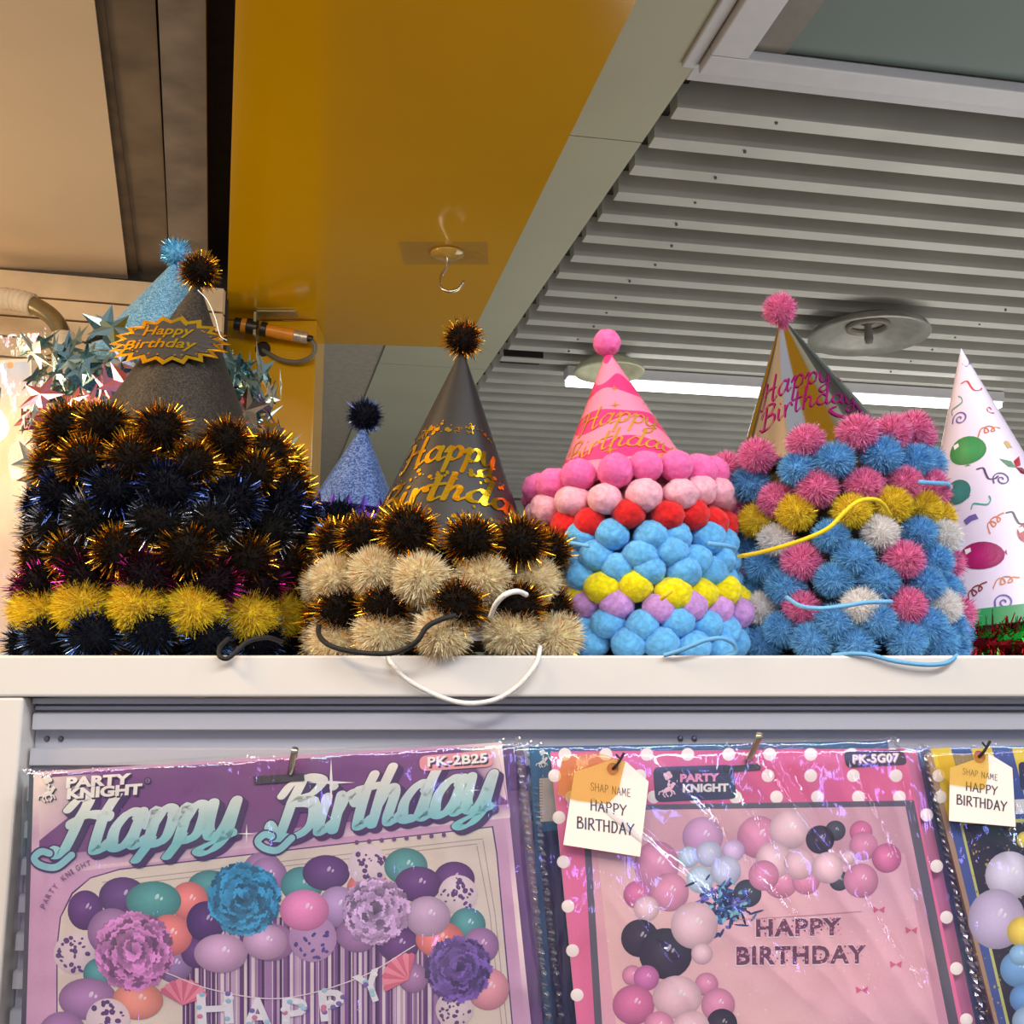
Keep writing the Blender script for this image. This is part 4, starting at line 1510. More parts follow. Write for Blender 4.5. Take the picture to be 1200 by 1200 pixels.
    def caps(self, text, org, ux, uy, w, col):
        sh, tw = lettering(text, w, 0.0, 0.06, .8, CAPS)
        for s in sh:
            self.shape(([(x / tw, y) for x, y in s[0]], s[1]), org, ux, uy, col)
        self.up()
    def block(self, text, org, ux, uy, col, bold=0.02, shear=0.0, spacing=1.0):
        self.shape(block_text(text, bold, shear, spacing), org, ux, uy, col)
        self.up()
    def rounded(self, corners, r, col, n=5):
        """rounded quad, corners clockwise"""
        P = [Vector((x, y)) for x, y in corners]
        out = []
        for i in range(4):
            a, b, c = P[i - 1], P[i], P[(i + 1) % 4]
            p0 = b + (a - b).normalized() * r
            p2 = b + (c - b).normalized() * r
            for k in range(n + 1):
                t = k / n
                q_ = p0 * (1 - t) ** 2 + b * 2 * t * (1 - t) + p2 * t * t
                out.append((q_.x, q_.y))
        self.poly(out, col)
    def line(self, pts, w, col, smooth=False):
        V, Fc = ribbon2(pts, w, 1.0, n=6, smooth=smooth)
        self.mb.add([self.k.p(x, y, self.h) for x, y in V], Fc, 0, [lin(col)] * len(V))
        self.up()
    def knight(self, cx, cy, s, col, dark=None):
        """small emblem: rider on a rearing horse holding balloons"""
        def parts(dx, dy, c):
            for x, y, rx, ry, ro in ((0, 0, 9, 4.5, -.35), (8, -6, 3, 6, .5), (11, -11, 4, 2.4, .5), (-9, 4, 4, 2.6, .6), (1, -9, 2.6, 5, .1), (2, -16, 2.4, 2.4, 0),
                                     (-2, -23, 5, 5, 0), (4, -26, 4.5, 4.5, 0), (-5, -28, 4.5, 4.5, 0), (1, -31, 4.5, 4.5, 0)):
                self.disc(cx + dx + x * s, cy + dy + y * s, rx * s, ry * s, c, 1, 1, ro, 14)
            for P in (((6, 2), (11, 4), (13, 9)), ((5, 3), (8, 8), (5, 13)), ((-7, 4), (-10, 10), (-6, 15)), ((-4, 4), (-4, 10), (0, 14)), ((-12, 4), (-17, 5), (-18, 10)), ((2, -8), (8, -10))):
                self.line([(cx + dx + x * s, cy + dy + y * s) for x, y in P], 2.6 * s, c)
        if dark:
            parts(2.2 * s, 1.8 * s, dark)
        parts(0, 0, col)
    def build(self, name, parent, m):
        return self.mb.build(name, m, parent)

M_print = print_mat('printed_card_ink', 0.35, 0.15)
M_film = film_mat('clear_sleeve', 0.55, True, 0.05, 0.09)
M_cardback = mat('grey_card_edge', (190, 176, 178), 0.7)

def sleeve(card, parent, u0=-.02, u1=1.035, v0=-.015, v1=1.0, gap=0.0035, seed=1, creases=()):
    """crinkled clear film in front of the card"""
    mb = MB()
    nu, nv = 70, 84
    for j in range(nv + 1):
        for i in range(nu + 1):
            u, v = u0 + (u1 - u0) * i / nu, v0 + (v1 - v0) * j / nv
            h = gap + 0.0016 * noise.noise(Vector((u * 5, v * 6, seed))) + 0.0008 * noise.noise(Vector((u * 16, v * 14, seed + 9)))
            for cu, cv, du, dv, w, a in creases:
                d = (u - cu) * dv - (v - cv) * du
                s = (u - cu) * du + (v - cv) * dv
                if s > 0:
                    h += a * math.exp(-(d / w) ** 2) * min(1, s * 6) * max(0, 1 - s * 1.1)
            e = min(1, (u - u0) / .02, (u1 - u) / .02, (v - v0) / .015 if v0 < .5 else 1)
            h = h * max(0, e) + 0.0004 * (1 - max(0, e))
            mb.v.append(tuple(card.uv(u, v, h)))
    for j in range(nv):
        for i in range(nu):
            a = j * (nu + 1) + i
            mb.f.append((a, a + nu + 1, a + nu + 2, a + 1))
            mb.m.append(0)
    o = mb.build('plastic_sleeve', M_film, parent, smooth=True)
    # crimped side seam that glitters
    s = MB()
    for uu in (u1,):
        P = []
        for j in range(120):
            v = v0 + (v1 - v0) * j / 119
            P.append((uu - .004 + .003 * math.sin(j * 2.1), v, 0.0005 + .001 * (j % 2)))
        for j in range(119):
            a, b = P[j], P[j + 1]
            s.add([card.uv(a[0], a[1], a[2]), card.uv(a[0] + .012, a[1], .0015 - a[2] + .001), card.uv(b[0] + .012, b[1], .0015 - b[2] + .001), card.uv(b[0], b[1], b[2])], [(0, 1, 2, 3)])
    s.build('crimped_seam', film_mat('seam_film', 0.7, False, 0.14, 0.14), o)
    return o

def backing(card, parent, th=0.0035, m=M_cardback, u0=0, u1=1, v0=0, v1=1, name='backing_card'):
    mb = MB()
    q_ = [card.uv(u, v, 0.0) for u, v in ((u0, v0), (u1, v0), (u1, v1), (u0, v1))]
    mb.prism(q_, -card.n * th)
    return mb.build(name, m, parent)

def peg(label, px, py, Ytip, slot_card=None):
    tip = at(px, py, Ytip)
    root = thing('display_hook', label, 'hook', (tip.x, YF + .0095, tip.z - .006))
    o = Vector(root.location)
    q = MB()
    q.tube([p - o for p in catmull([Vector((tip.x, YF + .0104, tip.z - .006)), Vector((tip.x, Ytip + .012, tip.z - .006)), tip + Vector((.001, .006, -.004)), tip + Vector((.004, -.002, .006))], 6)], 0.0017, 10)
    q.build('wire', mat('chrome_wire', (210, 200, 180), 0.2, metal=1.0), root, smooth=True)
    q = MB()
    q.box((-.011, -.0012, -.009), (.011, -.0001, .006))
    q.build('back_plate', M_slat2, root, bevel=.0005)
    return root

# ---- purple balloon garland package
PK = [(34, 70, 112)]
C1 = Card((40, 905), (588, 870), (31, 1200), (.538, .538, .522), 1.55)
pkg1 = thing('party_package', 'purple Happy Birthday balloon garland package in clear film, left on the rack', 'package', C1.O, group='packages hanging on the rack')
backing(C1, pkg1)
P = Print(C1)
E1 = [(40, 905), (588, 870), (651, 1440), (20, 1440)]
def c1(u, v):
    w = C1.uv(u, v)
    return w
# lilac pink ground with light streaks painted in as cream spots at the corners
mbg = MB()
nu, nv = 20, 24
for j in range(nv + 1):
    for i in range(nu + 1):
        u, v = i / nu, j / nv
        mbg.v.append(tuple(C1.uv(u, v, P.h)))
        g = max(math.exp(-((u - .0) ** 2 / .01 + (v - .05) ** 2 / .006)), math.exp(-((u - 1) ** 2 / .006 + (v - .03) ** 2 / .008)), math.exp(-((u - 1) ** 2 / .004 + (v - .48) ** 2 / .02)), .8 * math.exp(-((u - .2) ** 2 / .03 + (v - .22) ** 2 / .004)))
        a, b = lin((206, 158, 190)), lin((250, 226, 214))
        mbg.c.append(tuple(x + (y - x) * g for x, y in zip(a, b)))
for j in range(nv):
    for i in range(nu):
        a = j * (nu + 1) + i
        mbg.f.append((a, a + nu + 1, a + nu + 2, a + 1))
        mbg.m.append(0)
P.mb.add(mbg.v, mbg.f, 0, mbg.c)
P.up(2)
# purple header: strips following the band, with the shine on its lower edge and corners painted in paler
PUR = (124, 72, 126)
P.rounded([(46, 908), (582, 874), (597, 950), (46, 1012)], 10, PUR)
P.poly([(46, 1004), (597, 942), (598, 958), (45, 1022)], [(176, 124, 168), (170, 120, 170), (232, 204, 208), (214, 170, 196)])
P.poly([(540, 878), (582, 874), (594, 938), (575, 925)], [PUR, (246, 214, 206), (236, 196, 204), PUR])
P.poly([(46, 912), (120, 906), (96, 945), (46, 985)], [(250, 226, 210), PUR, (190, 150, 176), (222, 184, 196)])
# side bands and picture with rounded frame
P.rounded([(50, 1026), (592, 962), (640, 1436), (38, 1436)], 8, (208, 160, 190))
for j, (off, cc) in enumerate(((0, (90, 54, 110)), (1.6, (222, 206, 190)))):
    fr = [(66 + off, 1430), (66 + off, 1110), (70 + off, 1075), (84 + off, 1046 + off), (106, 1028 + off), (140, 1018 + off), (578 - off, 968 + off), (583 - off, 1000), (622 - off, 1430)]
    P.poly([(x, y) for x, y in fr], cc)
for off in (10, 16):
    P.line([(578 - off * 1.2, 975 + off), (590 - off, 1070), (608 - off, 1240)], 1.1, (170, 154, 146))
    P.line([(120, 1024 + off), (300, 1003 + off), (578 - off * 1.2, 973 + off)], 1.1, (170, 154, 146))
# tinsel curtain
for i in range(110):
    x = 214 + i * 3.0 + random.uniform(-1, 1)
    c = random.choice([(98, 58, 112), (126, 84, 140), (70, 40, 84), (222, 204, 214), (160, 120, 168), (110, 66, 122), (190, 160, 190)])
    P.poly([(x, 1075), (x + 3.1, 1075), (x + 3.3, 1300), (x + .2, 1300)], c)
    P.h -= LAY * .92
P.up(2)
# garland
PU, TE, CO, LI, PL, DP = (104, 62, 122), (84, 150, 150), (232, 128, 124), (170, 124, 172), (206, 164, 200), (84, 48, 110)
def z5(X, Y, R, c, ry=None):
    P.balloon(20 + .2667 * X, 860 + .2667 * Y, .2667 * R, c, .2667 * ry if ry else None)
def z6(X, Y, R, c, ry=None):
    P.balloon(300 + .2833 * X, 860 + .2833 * Y, .2833 * R, c, .2833 * ry if ry else None)
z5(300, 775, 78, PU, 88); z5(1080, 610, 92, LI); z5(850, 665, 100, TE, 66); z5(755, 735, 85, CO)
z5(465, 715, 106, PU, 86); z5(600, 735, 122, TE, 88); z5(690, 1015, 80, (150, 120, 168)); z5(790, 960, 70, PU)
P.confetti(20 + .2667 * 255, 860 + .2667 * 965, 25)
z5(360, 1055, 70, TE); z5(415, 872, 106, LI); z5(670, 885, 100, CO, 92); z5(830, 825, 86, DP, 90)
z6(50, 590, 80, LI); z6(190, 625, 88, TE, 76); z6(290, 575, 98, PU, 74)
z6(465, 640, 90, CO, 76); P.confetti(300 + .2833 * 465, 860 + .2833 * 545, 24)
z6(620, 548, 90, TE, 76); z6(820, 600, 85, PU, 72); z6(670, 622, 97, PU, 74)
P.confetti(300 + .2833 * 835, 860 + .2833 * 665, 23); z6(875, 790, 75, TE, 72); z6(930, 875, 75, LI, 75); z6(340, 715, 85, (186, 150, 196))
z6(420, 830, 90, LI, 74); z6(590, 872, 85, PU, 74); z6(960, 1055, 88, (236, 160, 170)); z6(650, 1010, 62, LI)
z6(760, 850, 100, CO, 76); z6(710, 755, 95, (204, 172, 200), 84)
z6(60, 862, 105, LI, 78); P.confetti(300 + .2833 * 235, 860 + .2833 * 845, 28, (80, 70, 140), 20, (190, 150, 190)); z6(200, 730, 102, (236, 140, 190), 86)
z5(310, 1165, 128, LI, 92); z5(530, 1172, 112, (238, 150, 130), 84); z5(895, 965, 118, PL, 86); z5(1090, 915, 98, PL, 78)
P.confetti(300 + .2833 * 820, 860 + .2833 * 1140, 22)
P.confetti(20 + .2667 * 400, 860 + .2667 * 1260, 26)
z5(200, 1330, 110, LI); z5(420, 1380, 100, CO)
P.paper_pom(157, 1115, 47, (190, 120, 176))
P.paper_pom(286, 1053, 43, (48, 134, 176))
P.paper_pom(440, 1068, 40, (190, 156, 194))
P.paper_pom(537, 1136, 39, (108, 80, 150))
# shells
def shell(cx, cy, r, rot):
    for k in range(9):
        a0, a1 = rot - 1.15 + 2.3 * k / 9, rot - 1.15 + 2.3 * (k + 1) / 9
        c = (236, 140, 160) if k % 2 else (214, 104, 132)
        P.poly([(cx, cy), (cx + r * math.cos(a0), cy + r * math.sin(a0)), (cx + r * 1.06 * math.cos((a0 + a1) / 2), cy + r * 1.06 * math.sin((a0 + a1) / 2)), (cx + r * math.cos(a1), cy + r * math.sin(a1))], c)
        P.h -= LAY * .9
    P.up()
shell(214, 1178, 30, -PI / 2 + .1)
shell(479, 1148, 30, -PI / 2 - .9)
# banner string with scaled letters
P.line([(195, 1140), (250, 1160), (330, 1170), (420, 1146), (486, 1108)], 1.2, (230, 214, 220), True)
def scaled(ch, x, y, wd, ht, rot):
    V, Fc = block_text(ch, 0.03)
    c, s = math.cos(rot), math.sin(rot)
    ux, uy = (wd * c, wd * s), (ht * s, -ht * c)
    P.shape((V, Fc), (x, y), ux, uy, (226, 222, 228))
    P.up()
    for k in range(16):
        u, v = random.random(), random.random()
        px, py = x + u * ux[0] + v * uy[0], y + u * ux[1] + v * uy[1]
        inside = False
        for f in Fc:
            pts = [(x + V[i][0] * ux[0] + V[i][1] * uy[0], y + V[i][0] * ux[1] + V[i][1] * uy[1]) for i in f]
            j = len(pts) - 1
            ins = False
            for i_ in range(len(pts)):
                if (pts[i_][1] > py) != (pts[j][1] > py) and px < (pts[j][0] - pts[i_][0]) * (py - pts[i_][1]) / (pts[j][1] - pts[i_][1]) + pts[i_][0]:
                    ins = not ins
                j = i_
            inside = inside or ins
        if inside:
            P.disc(px, py, 3.6, 3.0, random.choice([(150, 190, 214), (206, 120, 150), (120, 100, 170), (236, 232, 236), (170, 206, 220)]), .9, 1, 0, 8)
scaled('H', 232, 1200, 42, 36, -.05)
scaled('A', 284, 1204, 36, 36, .0)
scaled('P', 330, 1204, 30, 36, .02)
scaled('P', 376, 1196, 30, 36, -.1)
scaled('Y', 424, 1178, 34, 36, -.35)
# main title: shadow, then face fading from cream to pale teal
SL = .32
up1 = Vector((-.02, -1))
def title(text, org, wid, em, wt):
    for dx, dy, ex_, c in ((5, 4.5, .05, (74, 44, 92)), (3, 3, .05, (74, 44, 92)), (0, 0, .045, (74, 44, 92))):
        P.script(text, (org[0] + dx, org[1] + dy), (wid[0], wid[1]), (0, -em), wt + ex_, c, SL, .5)
    P.script(text, org, (wid[0], wid[1]), (0, -em), wt, (200, 226, 226), SL, .5, grad=((132, 196, 200), (250, 240, 224)))
title('Happy', (70, 1003), (203, -24), 66, .23)
title('Birthday', (320, 984), (254, -36), 66, .23)
# swash under both capitals
for sx, sy, k in ((44, 1010, 1.0), (306, 990, .9)):
    pts = [(sx + 40 * k, sy - 8), (sx + 22 * k, sy + 6), (sx + 4, sy + 4), (sx - 4, sy - 4), (sx + 4, sy - 12), (sx + 14 * k, sy - 10)]
    P.line(pts, 12, (74, 44, 92), True)
    P.line(pts, 8, (140, 196, 200), True)
# dots, sparkle, small lettering
for k in range(8):
    P.disc(418 + k * 14.6, 987 - k * 1.25, 2.6, 2.6, (110, 70, 120), 1, 1, 0, 10)
def sparkle(x, y, r, c=(250, 244, 236)):
    V = star2(4, r, r * .09)
    P.poly([(x + a, y + b) for a, b in V], c)
sparkle(388, 917, 28)
sparkle(289, 977, 12)
sparkle(555, 926, 8)
P.block('PARTY', (79, 925), (76, -5), (1, -12), (60, 36, 70), .05)
P.block('PARTY', (77, 923), (76, -5), (1, -12), (250, 240, 226), .05)
P.block('KNIGHT', (80, 938), (88, -6), (1, -12), (60, 36, 70), .05)
P.block('KNIGHT', (78, 936), (88, -6), (1, -12), (250, 240, 226), .05)
P.disc(173, 915, 4, 4, (40, 26, 50), 1, 1, 0, 12)
P.disc(173, 915, 3, 3, (150, 110, 150), 1, 1, 0, 12)
P.block('R', (171.6, 917), (3, 0), (0, -4), (40, 26, 50))
P.knight(56, 930, .62, (246, 234, 220), (44, 30, 50))
P.rounded([(491, 886), (577, 879), (579, 898), (492, 904)], 9, (240, 158, 158))
P.block('PK-2B25', (503, 900), (70, -5), (0, -11), (70, 44, 60), .045, 0, 1.05)
P.block('PK-2B25', (501, 898), (70, -5), (0, -11), (252, 244, 236), .035, 0, 1.05)
# curved small print along the rounded corner
arc = catmull([(52, 1066, 0), (60, 1050, 0), (74, 1033, 0), (92, 1020, 0), (108, 1013, 0)], 10)
word = 'PARTY KNIGHT'
tot = sum((arc[i + 1] - arc[i]).length for i in range(len(arc) - 1))
for i, ch in enumerate(word):
    if ch == ' ':
        continue
    want = tot * (i + .1) / len(word)
    acc = 0
    for j in range(len(arc) - 1):
        L = (arc[j + 1] - arc[j]).length
        if acc + L >= want:
            p_ = arc[j].lerp(arc[j + 1], (want - acc) / L)
            d_ = (arc[j + 1] - arc[j]).normalized()
            wd = 2.2 if ch == 'I' else 5.0
            P.block(ch, (p_.x, p_.y), (d_.x * wd, d_.y * wd), (d_.y * 6.5, -d_.x * 6.5), (128, 88, 132), .015)
            break
        acc += L
P.build('printed_picture', pkg1, M_print)
# dark hang slot
q = MB()
q.prism([C1.p(x, y, P.h + .0002) for x, y in ((297, 910), (356, 906), (357, 915), (298, 919))], C1.n * .0002)
q.build('hang_slot', mat('dark_slot', (50, 52, 56), 0.5), pkg1)
sleeve(C1, pkg1, -.022, 1.032, -.012, 1, .0045, 3, ((.47, .03, -.05, 1, .008, .0035), (.50, .03, -.06, 1, .008, .0035), (.62, .05, -.45, 1, .03, .002), (.85, .1, .1, 1, .02, .002), (.05, .02, .01, 1, .006, .002)))
peg('chrome hook holding the purple garland packages', 336, 893, .528)

def behind(card, label, dx, dy, dback, col, edge, pat=None):
    """further packages on the same hook"""
    k = Card.__new__(Card)
    k.O = card.O + Vector((dx, dback, dy))
    k.ex, k.ey, k.n = card.ex, card.ey, card.n
    t = thing('party_package', label, 'package', k.O, group='packages hanging on the rack')
    backing(k, t, .003, col)
    if edge:
        q = MB()
        for (u0, u1, v0, v1) in edge:
            q.prism([k.uv(u0, v0, .0004), k.uv(u1, v0, .0004), k.uv(u1, v1, .0004), k.uv(u0, v1, .0004)], k.n * .0001)
        q.build('printed_border', pat, t)
    sleeve(k, t, -.02, 1.034, -.012, 1, .002, 5)
    return t
behind(C1, 'purple edged package hidden behind the purple garland package', .0055, -.002, .0085, mat('purple_pack_card', (150, 100, 150), .5), [(0, 1, 0, .12)], mat('purple_pack_header', (122, 74, 124), .5))
behind(C1, 'added dark card standing for film and shade left of the purple garland package', -.0078, -.001, .0085 + .0045, mat('film_shade_card', (72, 72, 78), .5), None)  # added package; its dark card stands for film and shadow over the slats
behind(C1, 'pink lilac package edge right of the purple garland package', .0105, -.003, .0085 + .008, mat('lilac_pack_card', (206, 160, 192), .5), [(0, 1, 0, .12)], mat('purple_pack_header', (122, 74, 124), .5))

# ---- pink polka dot package
C2 = Card((645, 881), (1060, 877), (676, 1200), (.534, .534, .512), 1.55)
pkg2 = thing('party_package', 'pink polka dot Happy Birthday balloon package in clear film, centre right', 'package', C2.O, group='packages hanging on the rack')
backing(C2, pkg2)
P = Print(C2)
PK1, PK2 = (226, 108, 150), (206, 62, 120)
def gridfill(card, P, f, nu=24, nv=30, u0=0, u1=1, v0=0, v1=1):
    V, Fc, Cc = [], [], []
    for j in range(nv + 1):
        for i in range(nu + 1):
            u, v = u0 + (u1 - u0) * i / nu, v0 + (v1 - v0) * j / nv
            V.append(card.uv(u, v, P.h))
            Cc.append(lin(f(u, v)))
    for j in range(nv):
        for i in range(nu):
            a = j * (nu + 1) + i
            Fc.append((a, a + nu + 1, a + nu + 2, a + 1))
    P.mb.add(V, Fc, 0, Cc)
    P.up()
gridfill(C2, P, lambda u, v: tuple(a + (b - a) * min(1, abs(u - .5) * 1.2 + .2 * v) for a, b in zip((210, 84, 132), (234, 120, 160))))
# white dots over the border
row = 0
y = 884
for y, xs, off in ((884, range(660, 1090, 48), 0), (909, range(648, 1100, 50), 0), (934, range(668, 1110, 48), 0)):
    for x in xs:
        if y == 934 and 700 < x < 1040:
            pass
        P.disc(x + 2, y, 7.6, 7.6, (248, 236, 228), .96, 1, 0, 16)
        P.h -= LAY
for k in range(7):
    P.disc(655 + k * 5.3, 958 + k * 52, 7.6, 7.6, (248, 236, 228), .96, 1, 0, 16)
    P.disc(1086 + k * 11.6, 955 + k * 60, 7.6, 7.6, (248, 236, 228), .96, 1, 0, 16)
    P.h -= LAY * 2
P.up()
# dark inner frame and pink backdrop
fr = [(682, 944), (1071, 938), (1176, 1460), (712, 1460)]
P.poly(fr, (92, 88, 100))
def inner(t):
    cx, cy = 900, 1150
    return [(690, 950), (1061, 945), (1163, 1460), (722, 1460)]
P.poly(inner(0), [(226, 170, 176), (206, 160, 172), (226, 150, 178), (230, 160, 180)])
P.poly([(700, 1000), (1060, 1000), (1100, 1200), (722, 1200)], [(232, 186, 186), (228, 176, 190), (238, 182, 192), (236, 190, 180)])
for k in range(70):
    x, y = random.uniform(710, 1080), random.uniform(960, 1200)
    sparkle(x, y, random.uniform(1.2, 4), random.choice([(252, 226, 190), (250, 210, 220), (252, 236, 214)]))
    P.h -= LAY * .9
P.up()
MP, PP, HP, BK = (226, 146, 176), (240, 198, 204), (216, 116, 160), (58, 46, 58)
def z7(X, Y, R, c, ry=None):
    P.balloon(600 + .3 * X, 840 + .3 * Y, .3 * R, c, .3 * ry if ry else None)
def z8(X, Y, R, c, ry=None):
    P.balloon(880 + .3 * X, 840 + .3 * Y, .3 * R, c, .3 * ry if ry else None)
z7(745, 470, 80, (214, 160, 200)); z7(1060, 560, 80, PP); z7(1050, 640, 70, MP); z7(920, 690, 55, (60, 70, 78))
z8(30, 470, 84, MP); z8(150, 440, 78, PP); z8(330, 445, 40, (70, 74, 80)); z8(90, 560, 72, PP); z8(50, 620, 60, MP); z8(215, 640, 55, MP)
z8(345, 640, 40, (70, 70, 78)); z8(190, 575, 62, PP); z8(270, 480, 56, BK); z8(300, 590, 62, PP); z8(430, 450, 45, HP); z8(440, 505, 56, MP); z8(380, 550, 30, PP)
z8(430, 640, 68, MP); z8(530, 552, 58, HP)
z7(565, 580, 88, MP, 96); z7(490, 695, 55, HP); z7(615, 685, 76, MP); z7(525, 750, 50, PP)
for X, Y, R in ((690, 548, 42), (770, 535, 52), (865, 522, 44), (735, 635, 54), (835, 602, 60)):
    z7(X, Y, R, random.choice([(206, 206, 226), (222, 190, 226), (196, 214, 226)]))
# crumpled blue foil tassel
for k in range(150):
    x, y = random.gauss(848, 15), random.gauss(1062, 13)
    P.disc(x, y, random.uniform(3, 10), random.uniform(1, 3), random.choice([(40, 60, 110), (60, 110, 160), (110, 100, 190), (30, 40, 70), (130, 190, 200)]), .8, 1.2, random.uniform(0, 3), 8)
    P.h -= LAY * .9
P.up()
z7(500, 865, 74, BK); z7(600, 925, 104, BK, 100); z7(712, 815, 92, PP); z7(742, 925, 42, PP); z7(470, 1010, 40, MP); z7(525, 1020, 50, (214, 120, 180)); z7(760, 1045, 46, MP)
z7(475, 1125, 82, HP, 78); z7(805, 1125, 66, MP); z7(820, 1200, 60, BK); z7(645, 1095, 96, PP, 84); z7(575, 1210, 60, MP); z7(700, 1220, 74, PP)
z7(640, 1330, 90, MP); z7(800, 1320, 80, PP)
# glitter letters
def glit(text, x, y, ux, cap):
    P.block(text, (x - 1.2, y + 1.2), (ux[0] + 2, ux[1]), (0, -cap - 2), (240, 214, 220), .05, 0, 1.12)
    P.block(text, (x, y), ux, (0, -cap), (110, 62, 88), .035, 0, 1.12)
    for k in range(90):
        u, v = random.random(), random.random()
        px, py = x + u * ux[0], y + u * ux[1] - v * cap
        P.disc(px, py, 1.1, 1.1, random.choice([(226, 150, 180), (90, 50, 76), (200, 120, 160)]), 1, 1, 0, 6)
        P.h -= LAY * .95
    P.up()
glit('HAPPY', 886, 1097, (100, -2), 20)
glit('BIRTHDAY', 863, 1130, (152, -2), 21)
P.line([(860, 1078), (930, 1074), (1010, 1068)], .8, (190, 140, 150))
# maker's plate and code pill
P.rounded([(765, 899), (858, 896), (864, 936), (768, 940)], 8, (52, 54, 78))
P.block('PARTY', (797, 916), (46, -1), (0, -9), (236, 150, 186), .05)
P.block('KNIGHT', (800, 928), (54, -1), (0, -9), (232, 226, 220), .05)
P.knight(783, 925, .6, (236, 190, 206))
P.rounded([(988, 881), (1058, 878), (1064, 896), (992, 900)], 7, (62, 56, 66))
P.block('PK-5G07', (1000, 895), (54, -2), (0, -10), (228, 190, 206), .04, 0, 1.05)
P.block('PK-5G07', (999, 894), (54, -2), (0, -10), (250, 244, 244), .02, 0, 1.05)
# pale blue scraps under the foil glare, small bows
for bx, by in ((1068, 1090), (1010, 1160), (1030, 1066), (1050, 1130)):
    P.poly([(bx, by), (bx - 7, by - 4), (bx - 6, by + 4)], (216, 96, 136))
    P.poly([(bx, by), (bx + 7, by - 4), (bx + 6, by + 4)], (216, 96, 136))
P.build('printed_picture', pkg2, M_print)
q = MB()
q.prism([C2.p(x, y, P.h + .0002) for x, y in ((848, 898), (891, 895), (892, 902), (850, 905))], C2.n * .0002)
q.build('hang_slot', mat('dark_slot', (50, 52, 56), 0.5), pkg2)
sleeve(C2, pkg2, -.03, 1.05, -.012, 1, .0050, 11, ((.02, .05, .75, .66, .014, .004), (.28, .02, .62, .78, .012, .004), (.55, .0, .5, .86, .012, .005), (.62, .0, .42, .9, .01, .004), (.8, .0, .3, .95, .016, .004), (.45, .05, .5, .86, .01, .004), (.95, .05, .1, 1, .012, .004), (.1, .3, .6, .8, .01, .003)))
peg('chrome hook holding the pink polka dot packages', 880, 876, .522)

def amber(name, col):
    m = bpy.data.materials.new(name)
    m.use_nodes = True
    n, l = m.node_tree.nodes, m.node_tree.links
    b = n['Principled BSDF']
    b.inputs['Base Color'].default_value = lin(col)
    b.inputs['Roughness'].default_value = .3
    tr = n.new('ShaderNodeBsdfTransparent')
    tr.inputs['Color'].default_value = lin(tuple(min(255, int(c * .2 + 200)) for c in col))
    mx = n.new('ShaderNodeMixShader')
    nz = n.new('ShaderNodeTexNoise')
    nz.inputs['Scale'].default_value = 60
    mr = n.new('ShaderNodeMapRange')
    mr.inputs['To Min'].default_value = .08
    mr.inputs['To Max'].default_value = .22
    l.new(nz.outputs['Fac'], mr.inputs['Value'])
    l.new(mr.outputs['Result'], mx.inputs['Fac'])
    l.new(tr.outputs[0], mx.inputs[1])
    l.new(b.outputs[0], mx.inputs[2])
    l.new(mx.outputs[0], n['Material Output'].inputs['Surface'])
    return m
# paper tags tied on the packages
def name_tag(card, label, shape_px, flag_px, hole, lines, h, flagcol):
    base = card.p(hole[0], hole[1], h) + card.O
    t = thing('paper_tag', label, 'tag', base, group='handwritten birthday tags')
    D = card.O - base
    q = MB()
    q.prism([card.p(x, y, h) + D for x, y in shape_px], card.n * .0003)
    q.build('paper', mat('tag_paper', (244, 226, 214), .6, var=.02), t)
    q = MB()
    q.prism([card.p(x, y, h + .0009) + D for x, y in flag_px], card.n * .0001)
    q.build('coloured_corner', flagcol, t)
    Pp = Print(card)
    Pp.h = h + .0005
    for text, org, ux, cap, wt in lines:
        Pp.caps(text, org, ux, (0, -cap), wt, (58, 60, 84))
    Pp.mb.v = [tuple(Vector(v) + D) for v in Pp.mb.v]
    Pp.build('handwriting', t, M_print)
    q = MB()
    q.lathe([(0.0, .0), (.0026, .0), (.0027, .0003)], 16, Matrix.Translation(card.n * .0006) @ card.n.to_track_quat('Z', 'Y').to_matrix().to_4x4())
    q.build('eyelet', mat('eyelet_pink', (176, 84, 110), .5), t)
    q = MB()
    a = card.p(hole[0], hole[1], h + .0008) + D
    b = card.p(hole[0] + 9, hole[1] - 11, h + .003) + D
    q.tube(catmull([a, card.p(hole[0] + 5, hole[1] - 5, h + .003) + D, b, card.p(hole[0] + 13, hole[1] - 18, h + .001) + D], 5), .0007, 6)
    q.tube([b, card.p(hole[0] + 4, hole[1] - 17, h + .002) + D], .0005, 6)
    q.build('string', M_elblack, t)
    return t
name_tag(C2, 'white paper tag with orange corner on the pink polka dot package', [(673, 905), (718, 890), (733, 892), (760, 916), (750, 1004), (660, 990)],
         [(660, 886), (700, 882), (733, 892), (724, 930), (712, 942), (676, 938), (653, 931), (656, 900)], (718, 901),
         [('SHAP NAME', (692, 926), (48, 8), 9, .08), ('HAPPY', (692, 949), (43, 7), 12, .11), ('BIRTHDAY', (676, 970), (68, 9), 13, .12)], .0065, amber('amber_tag_corner', (238, 186, 80)))

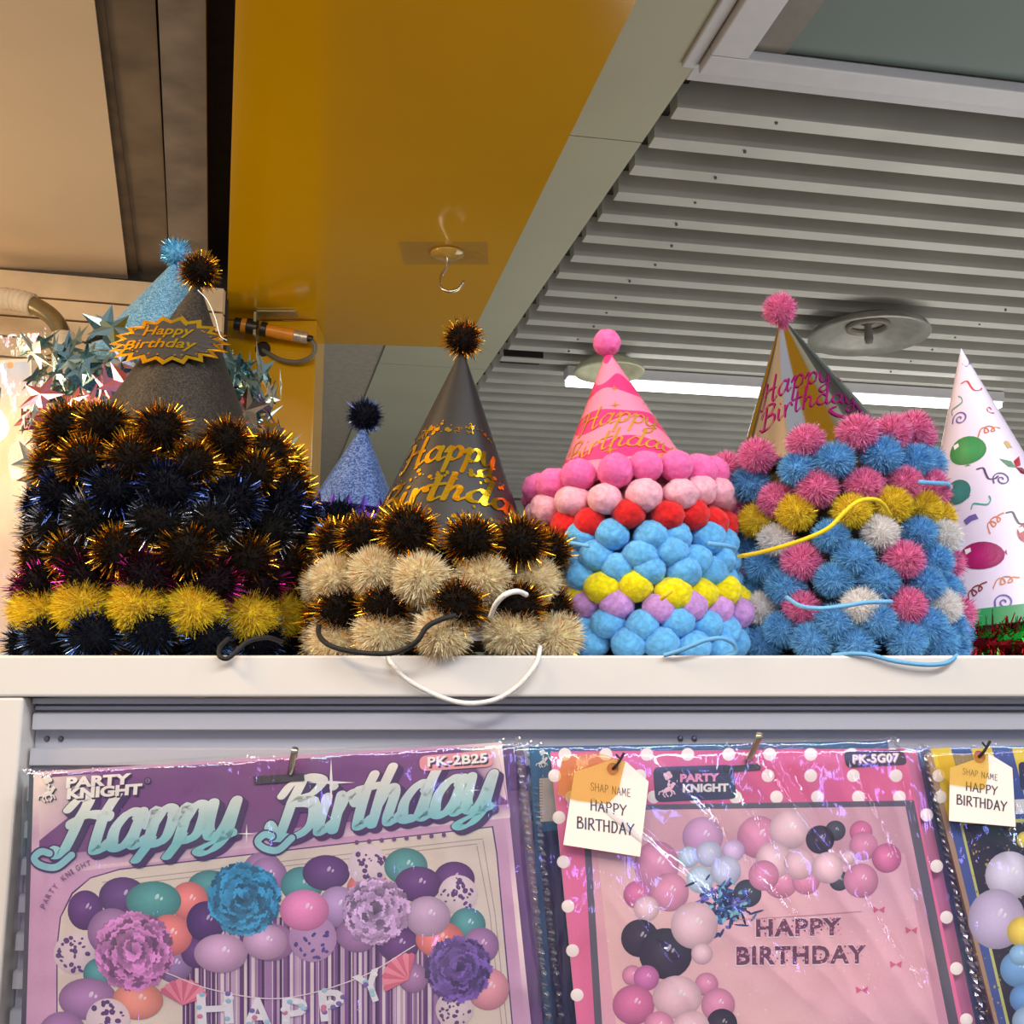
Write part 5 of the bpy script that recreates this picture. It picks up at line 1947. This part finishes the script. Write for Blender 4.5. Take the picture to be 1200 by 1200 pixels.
# ---- blue package between
C4 = Card((620, 875), (1040, 868), (640, 1200), (.5445, .5445, .532), 1.5)
pkg4 = thing('party_package', 'blue edged package peeking out left behind the pink package', 'package', C4.O, group='packages hanging on the rack')
backing(C4, pkg4, .003, mat('teal_blue_pack', (52, 104, 140), .45))
P = Print(C4)
P.poly([(621, 878), (648, 878), (678, 1250), (640, 1250)], [(46, 104, 146), (60, 120, 156), (70, 96, 124), (40, 80, 112)])
P.rounded([(632, 912), (650, 911), (654, 962), (633, 963)], 2, (226, 206, 190))
for k in range(14):
    P.line([(632.5, 915 + k * 3.4), (635.5, 915 + k * 3.4)], .7, (90, 90, 100))
P.knight(636, 893, .42, (236, 232, 226), (30, 40, 56))
P.rounded([(632, 975), (660, 972), (690, 1250), (652, 1250)], 5, (40, 48, 84))
P.build('printed_picture', pkg4, M_print)
sleeve(C4, pkg4, -.04, 1.02, -.012, 1, .003, 21)

# ---- blue and yellow striped package, right edge
C3 = Card((1085, 882), (1520, 872), (1168, 1200), (.534, .534, .512), 1.5)
pkg3 = thing('party_package', 'blue and yellow striped party package at the right edge of the rack', 'package', C3.O, group='packages hanging on the rack')
backing(C3, pkg3, .004, mat('brown_carton_edge', (150, 116, 92), .7))
P = Print(C3)
BL, YE = (66, 86, 150), (236, 206, 66)
gridfill(C3, P, lambda u, v: BL, 10, 12)
for k in range(8):
    x = 1090 + k * 48
    P.poly([(x, 877), (x + 24, 876), (x + 46, 960), (x + 22, 962)], YE)
    P.h -= LAY * .9
P.up()
P.poly([(1085, 882), (1092, 881), (1180, 1240), (1176, 1240)], (176, 140, 110))
P.rounded([(1124, 962), (1500, 950), (1600, 1400), (1226, 1400)], 4, (196, 196, 110))
P.rounded([(1128, 966), (1500, 954), (1600, 1400), (1230, 1400)], 4, (36, 34, 46))
for k in range(170):
    x, y = random.uniform(1135, 1215), random.uniform(968, 1200)
    P.disc(x, y, random.uniform(.8, 2.2), random.uniform(.6, 1.4), random.choice([(190, 160, 80), (90, 80, 90), (150, 130, 100), (60, 56, 70)]), 1, 1, random.uniform(0, 3), 6)
    P.h -= LAY * .95
P.up()
P.rounded([(1193, 893), (1300, 890), (1310, 930), (1196, 926)], 6, (44, 46, 74))
P.poly([(1189, 937), (1230, 935), (1232, 952), (1191, 954)], (226, 222, 222))
z8(1070, 480, 32, (236, 210, 90)); z8(1120, 640, 66, (236, 200, 70)); z8(1010, 620, 95, (222, 214, 232)); z8(960, 790, 112, (206, 190, 220), 118); z8(1060, 840, 60, (240, 208, 80)); z8(1045, 985, 72, (120, 170, 216)); z8(1050, 930, 42, (150, 196, 230)); z8(1070, 1100, 60, (110, 160, 214)); z8(1080, 1190, 60, (170, 200, 226))
P.build('printed_picture', pkg3, M_print)
sleeve(C3, pkg3, -.03, 1.02, -.012, 1, .0045, 31, ((.2, .08, -.2, 1, .012, .005), (.1, .1, .3, .95, .012, .004)))
name_tag(C3, 'white paper tag with yellow corner on the striped package', [(1113, 900), (1160, 884), (1186, 900), (1190, 969), (1112, 962)],
         [(1098, 884), (1158, 884), (1159, 905), (1154, 925), (1113, 919), (1103, 908)], (1147, 887),
         [('SHAP NAME', (1128, 907), (42, 8), 7, .08), ('HAPPY', (1132, 926), (38, 6), 10, .11), ('BIRTHDAY', (1121, 942), (60, 9), 11, .12)], .0065, amber('yellow_tag_corner', (236, 200, 80)))
behind(C3, 'blue package edge behind the blue and yellow striped package', -.006, .0015, .012, mat('blue_pack_card', (60, 100, 150), .5), None)
behind(C2, 'second pink package behind the polka dot package', .007, -.001, .004, mat('pink_pack_card', (214, 120, 160), .5), None)

# ---- wrapped package and lamp at the far left behind the hats
YL = 0.95
C5 = Card((-90, 392), (50, 384), (-90, 760), (YL, YL, YL), 1.0)
pkg5 = thing('wrapped_package', 'clear wrapped package with pale blue card hanging at the left edge', 'package', C5.O)
P = Print(C5)
P.poly([(-90, 428), (34, 424), (36, 470), (-90, 474)], [(190, 190, 200), (176, 186, 206), (220, 200, 180), (230, 206, 180)])
P.poly([(-90, 474), (36, 470), (40, 758), (-90, 758)], [(230, 206, 180), (226, 200, 176), (236, 214, 190), (240, 214, 190)])
P.disc(12, 428, 4, 4, (230, 150, 90), 1, 1, 0, 10)
P.build('printed_card', pkg5, M_print)
backing(C5, pkg5, .004, mat('cream_card', (226, 206, 180), .6), 0, .9, .1, 1)
sleeve(C5, pkg5, -.02, 1.02, 0, 1, .004, 41)
lp = at(-14, 500, YL - .05)
lamp = thing('globe_bulb', 'small glowing warm bulb at the left edge beside the star trim', 'lamp', lp)
q = MB()
q.lathe([(0.0, -.016), (.008, -.014), (.0145, -.006), (.016, 0), (.0145, .007), (.009, .014), (.006, .018), (.006, .02)], 24)
q.build('bulb', emit('warm_bulb', (255, 214, 150), 9.0), lamp, smooth=True)
q = MB()
q.lathe([(.0062, .018), (.0075, .02), (.0075, .034), (.003, .036), (0, .036)], 20)
q.build('socket', M_blk, lamp, smooth=True)
pl = bpy.data.lights.new('bulb_light', 'POINT')
pl.energy = 0.5
pl.color = (1.0, .72, .40)
pl.shadow_soft_size = .03
po = bpy.data.objects.new('bulb_light', pl)
po.location = lp + Vector((0, -.04, 0))
COL.objects.link(po)
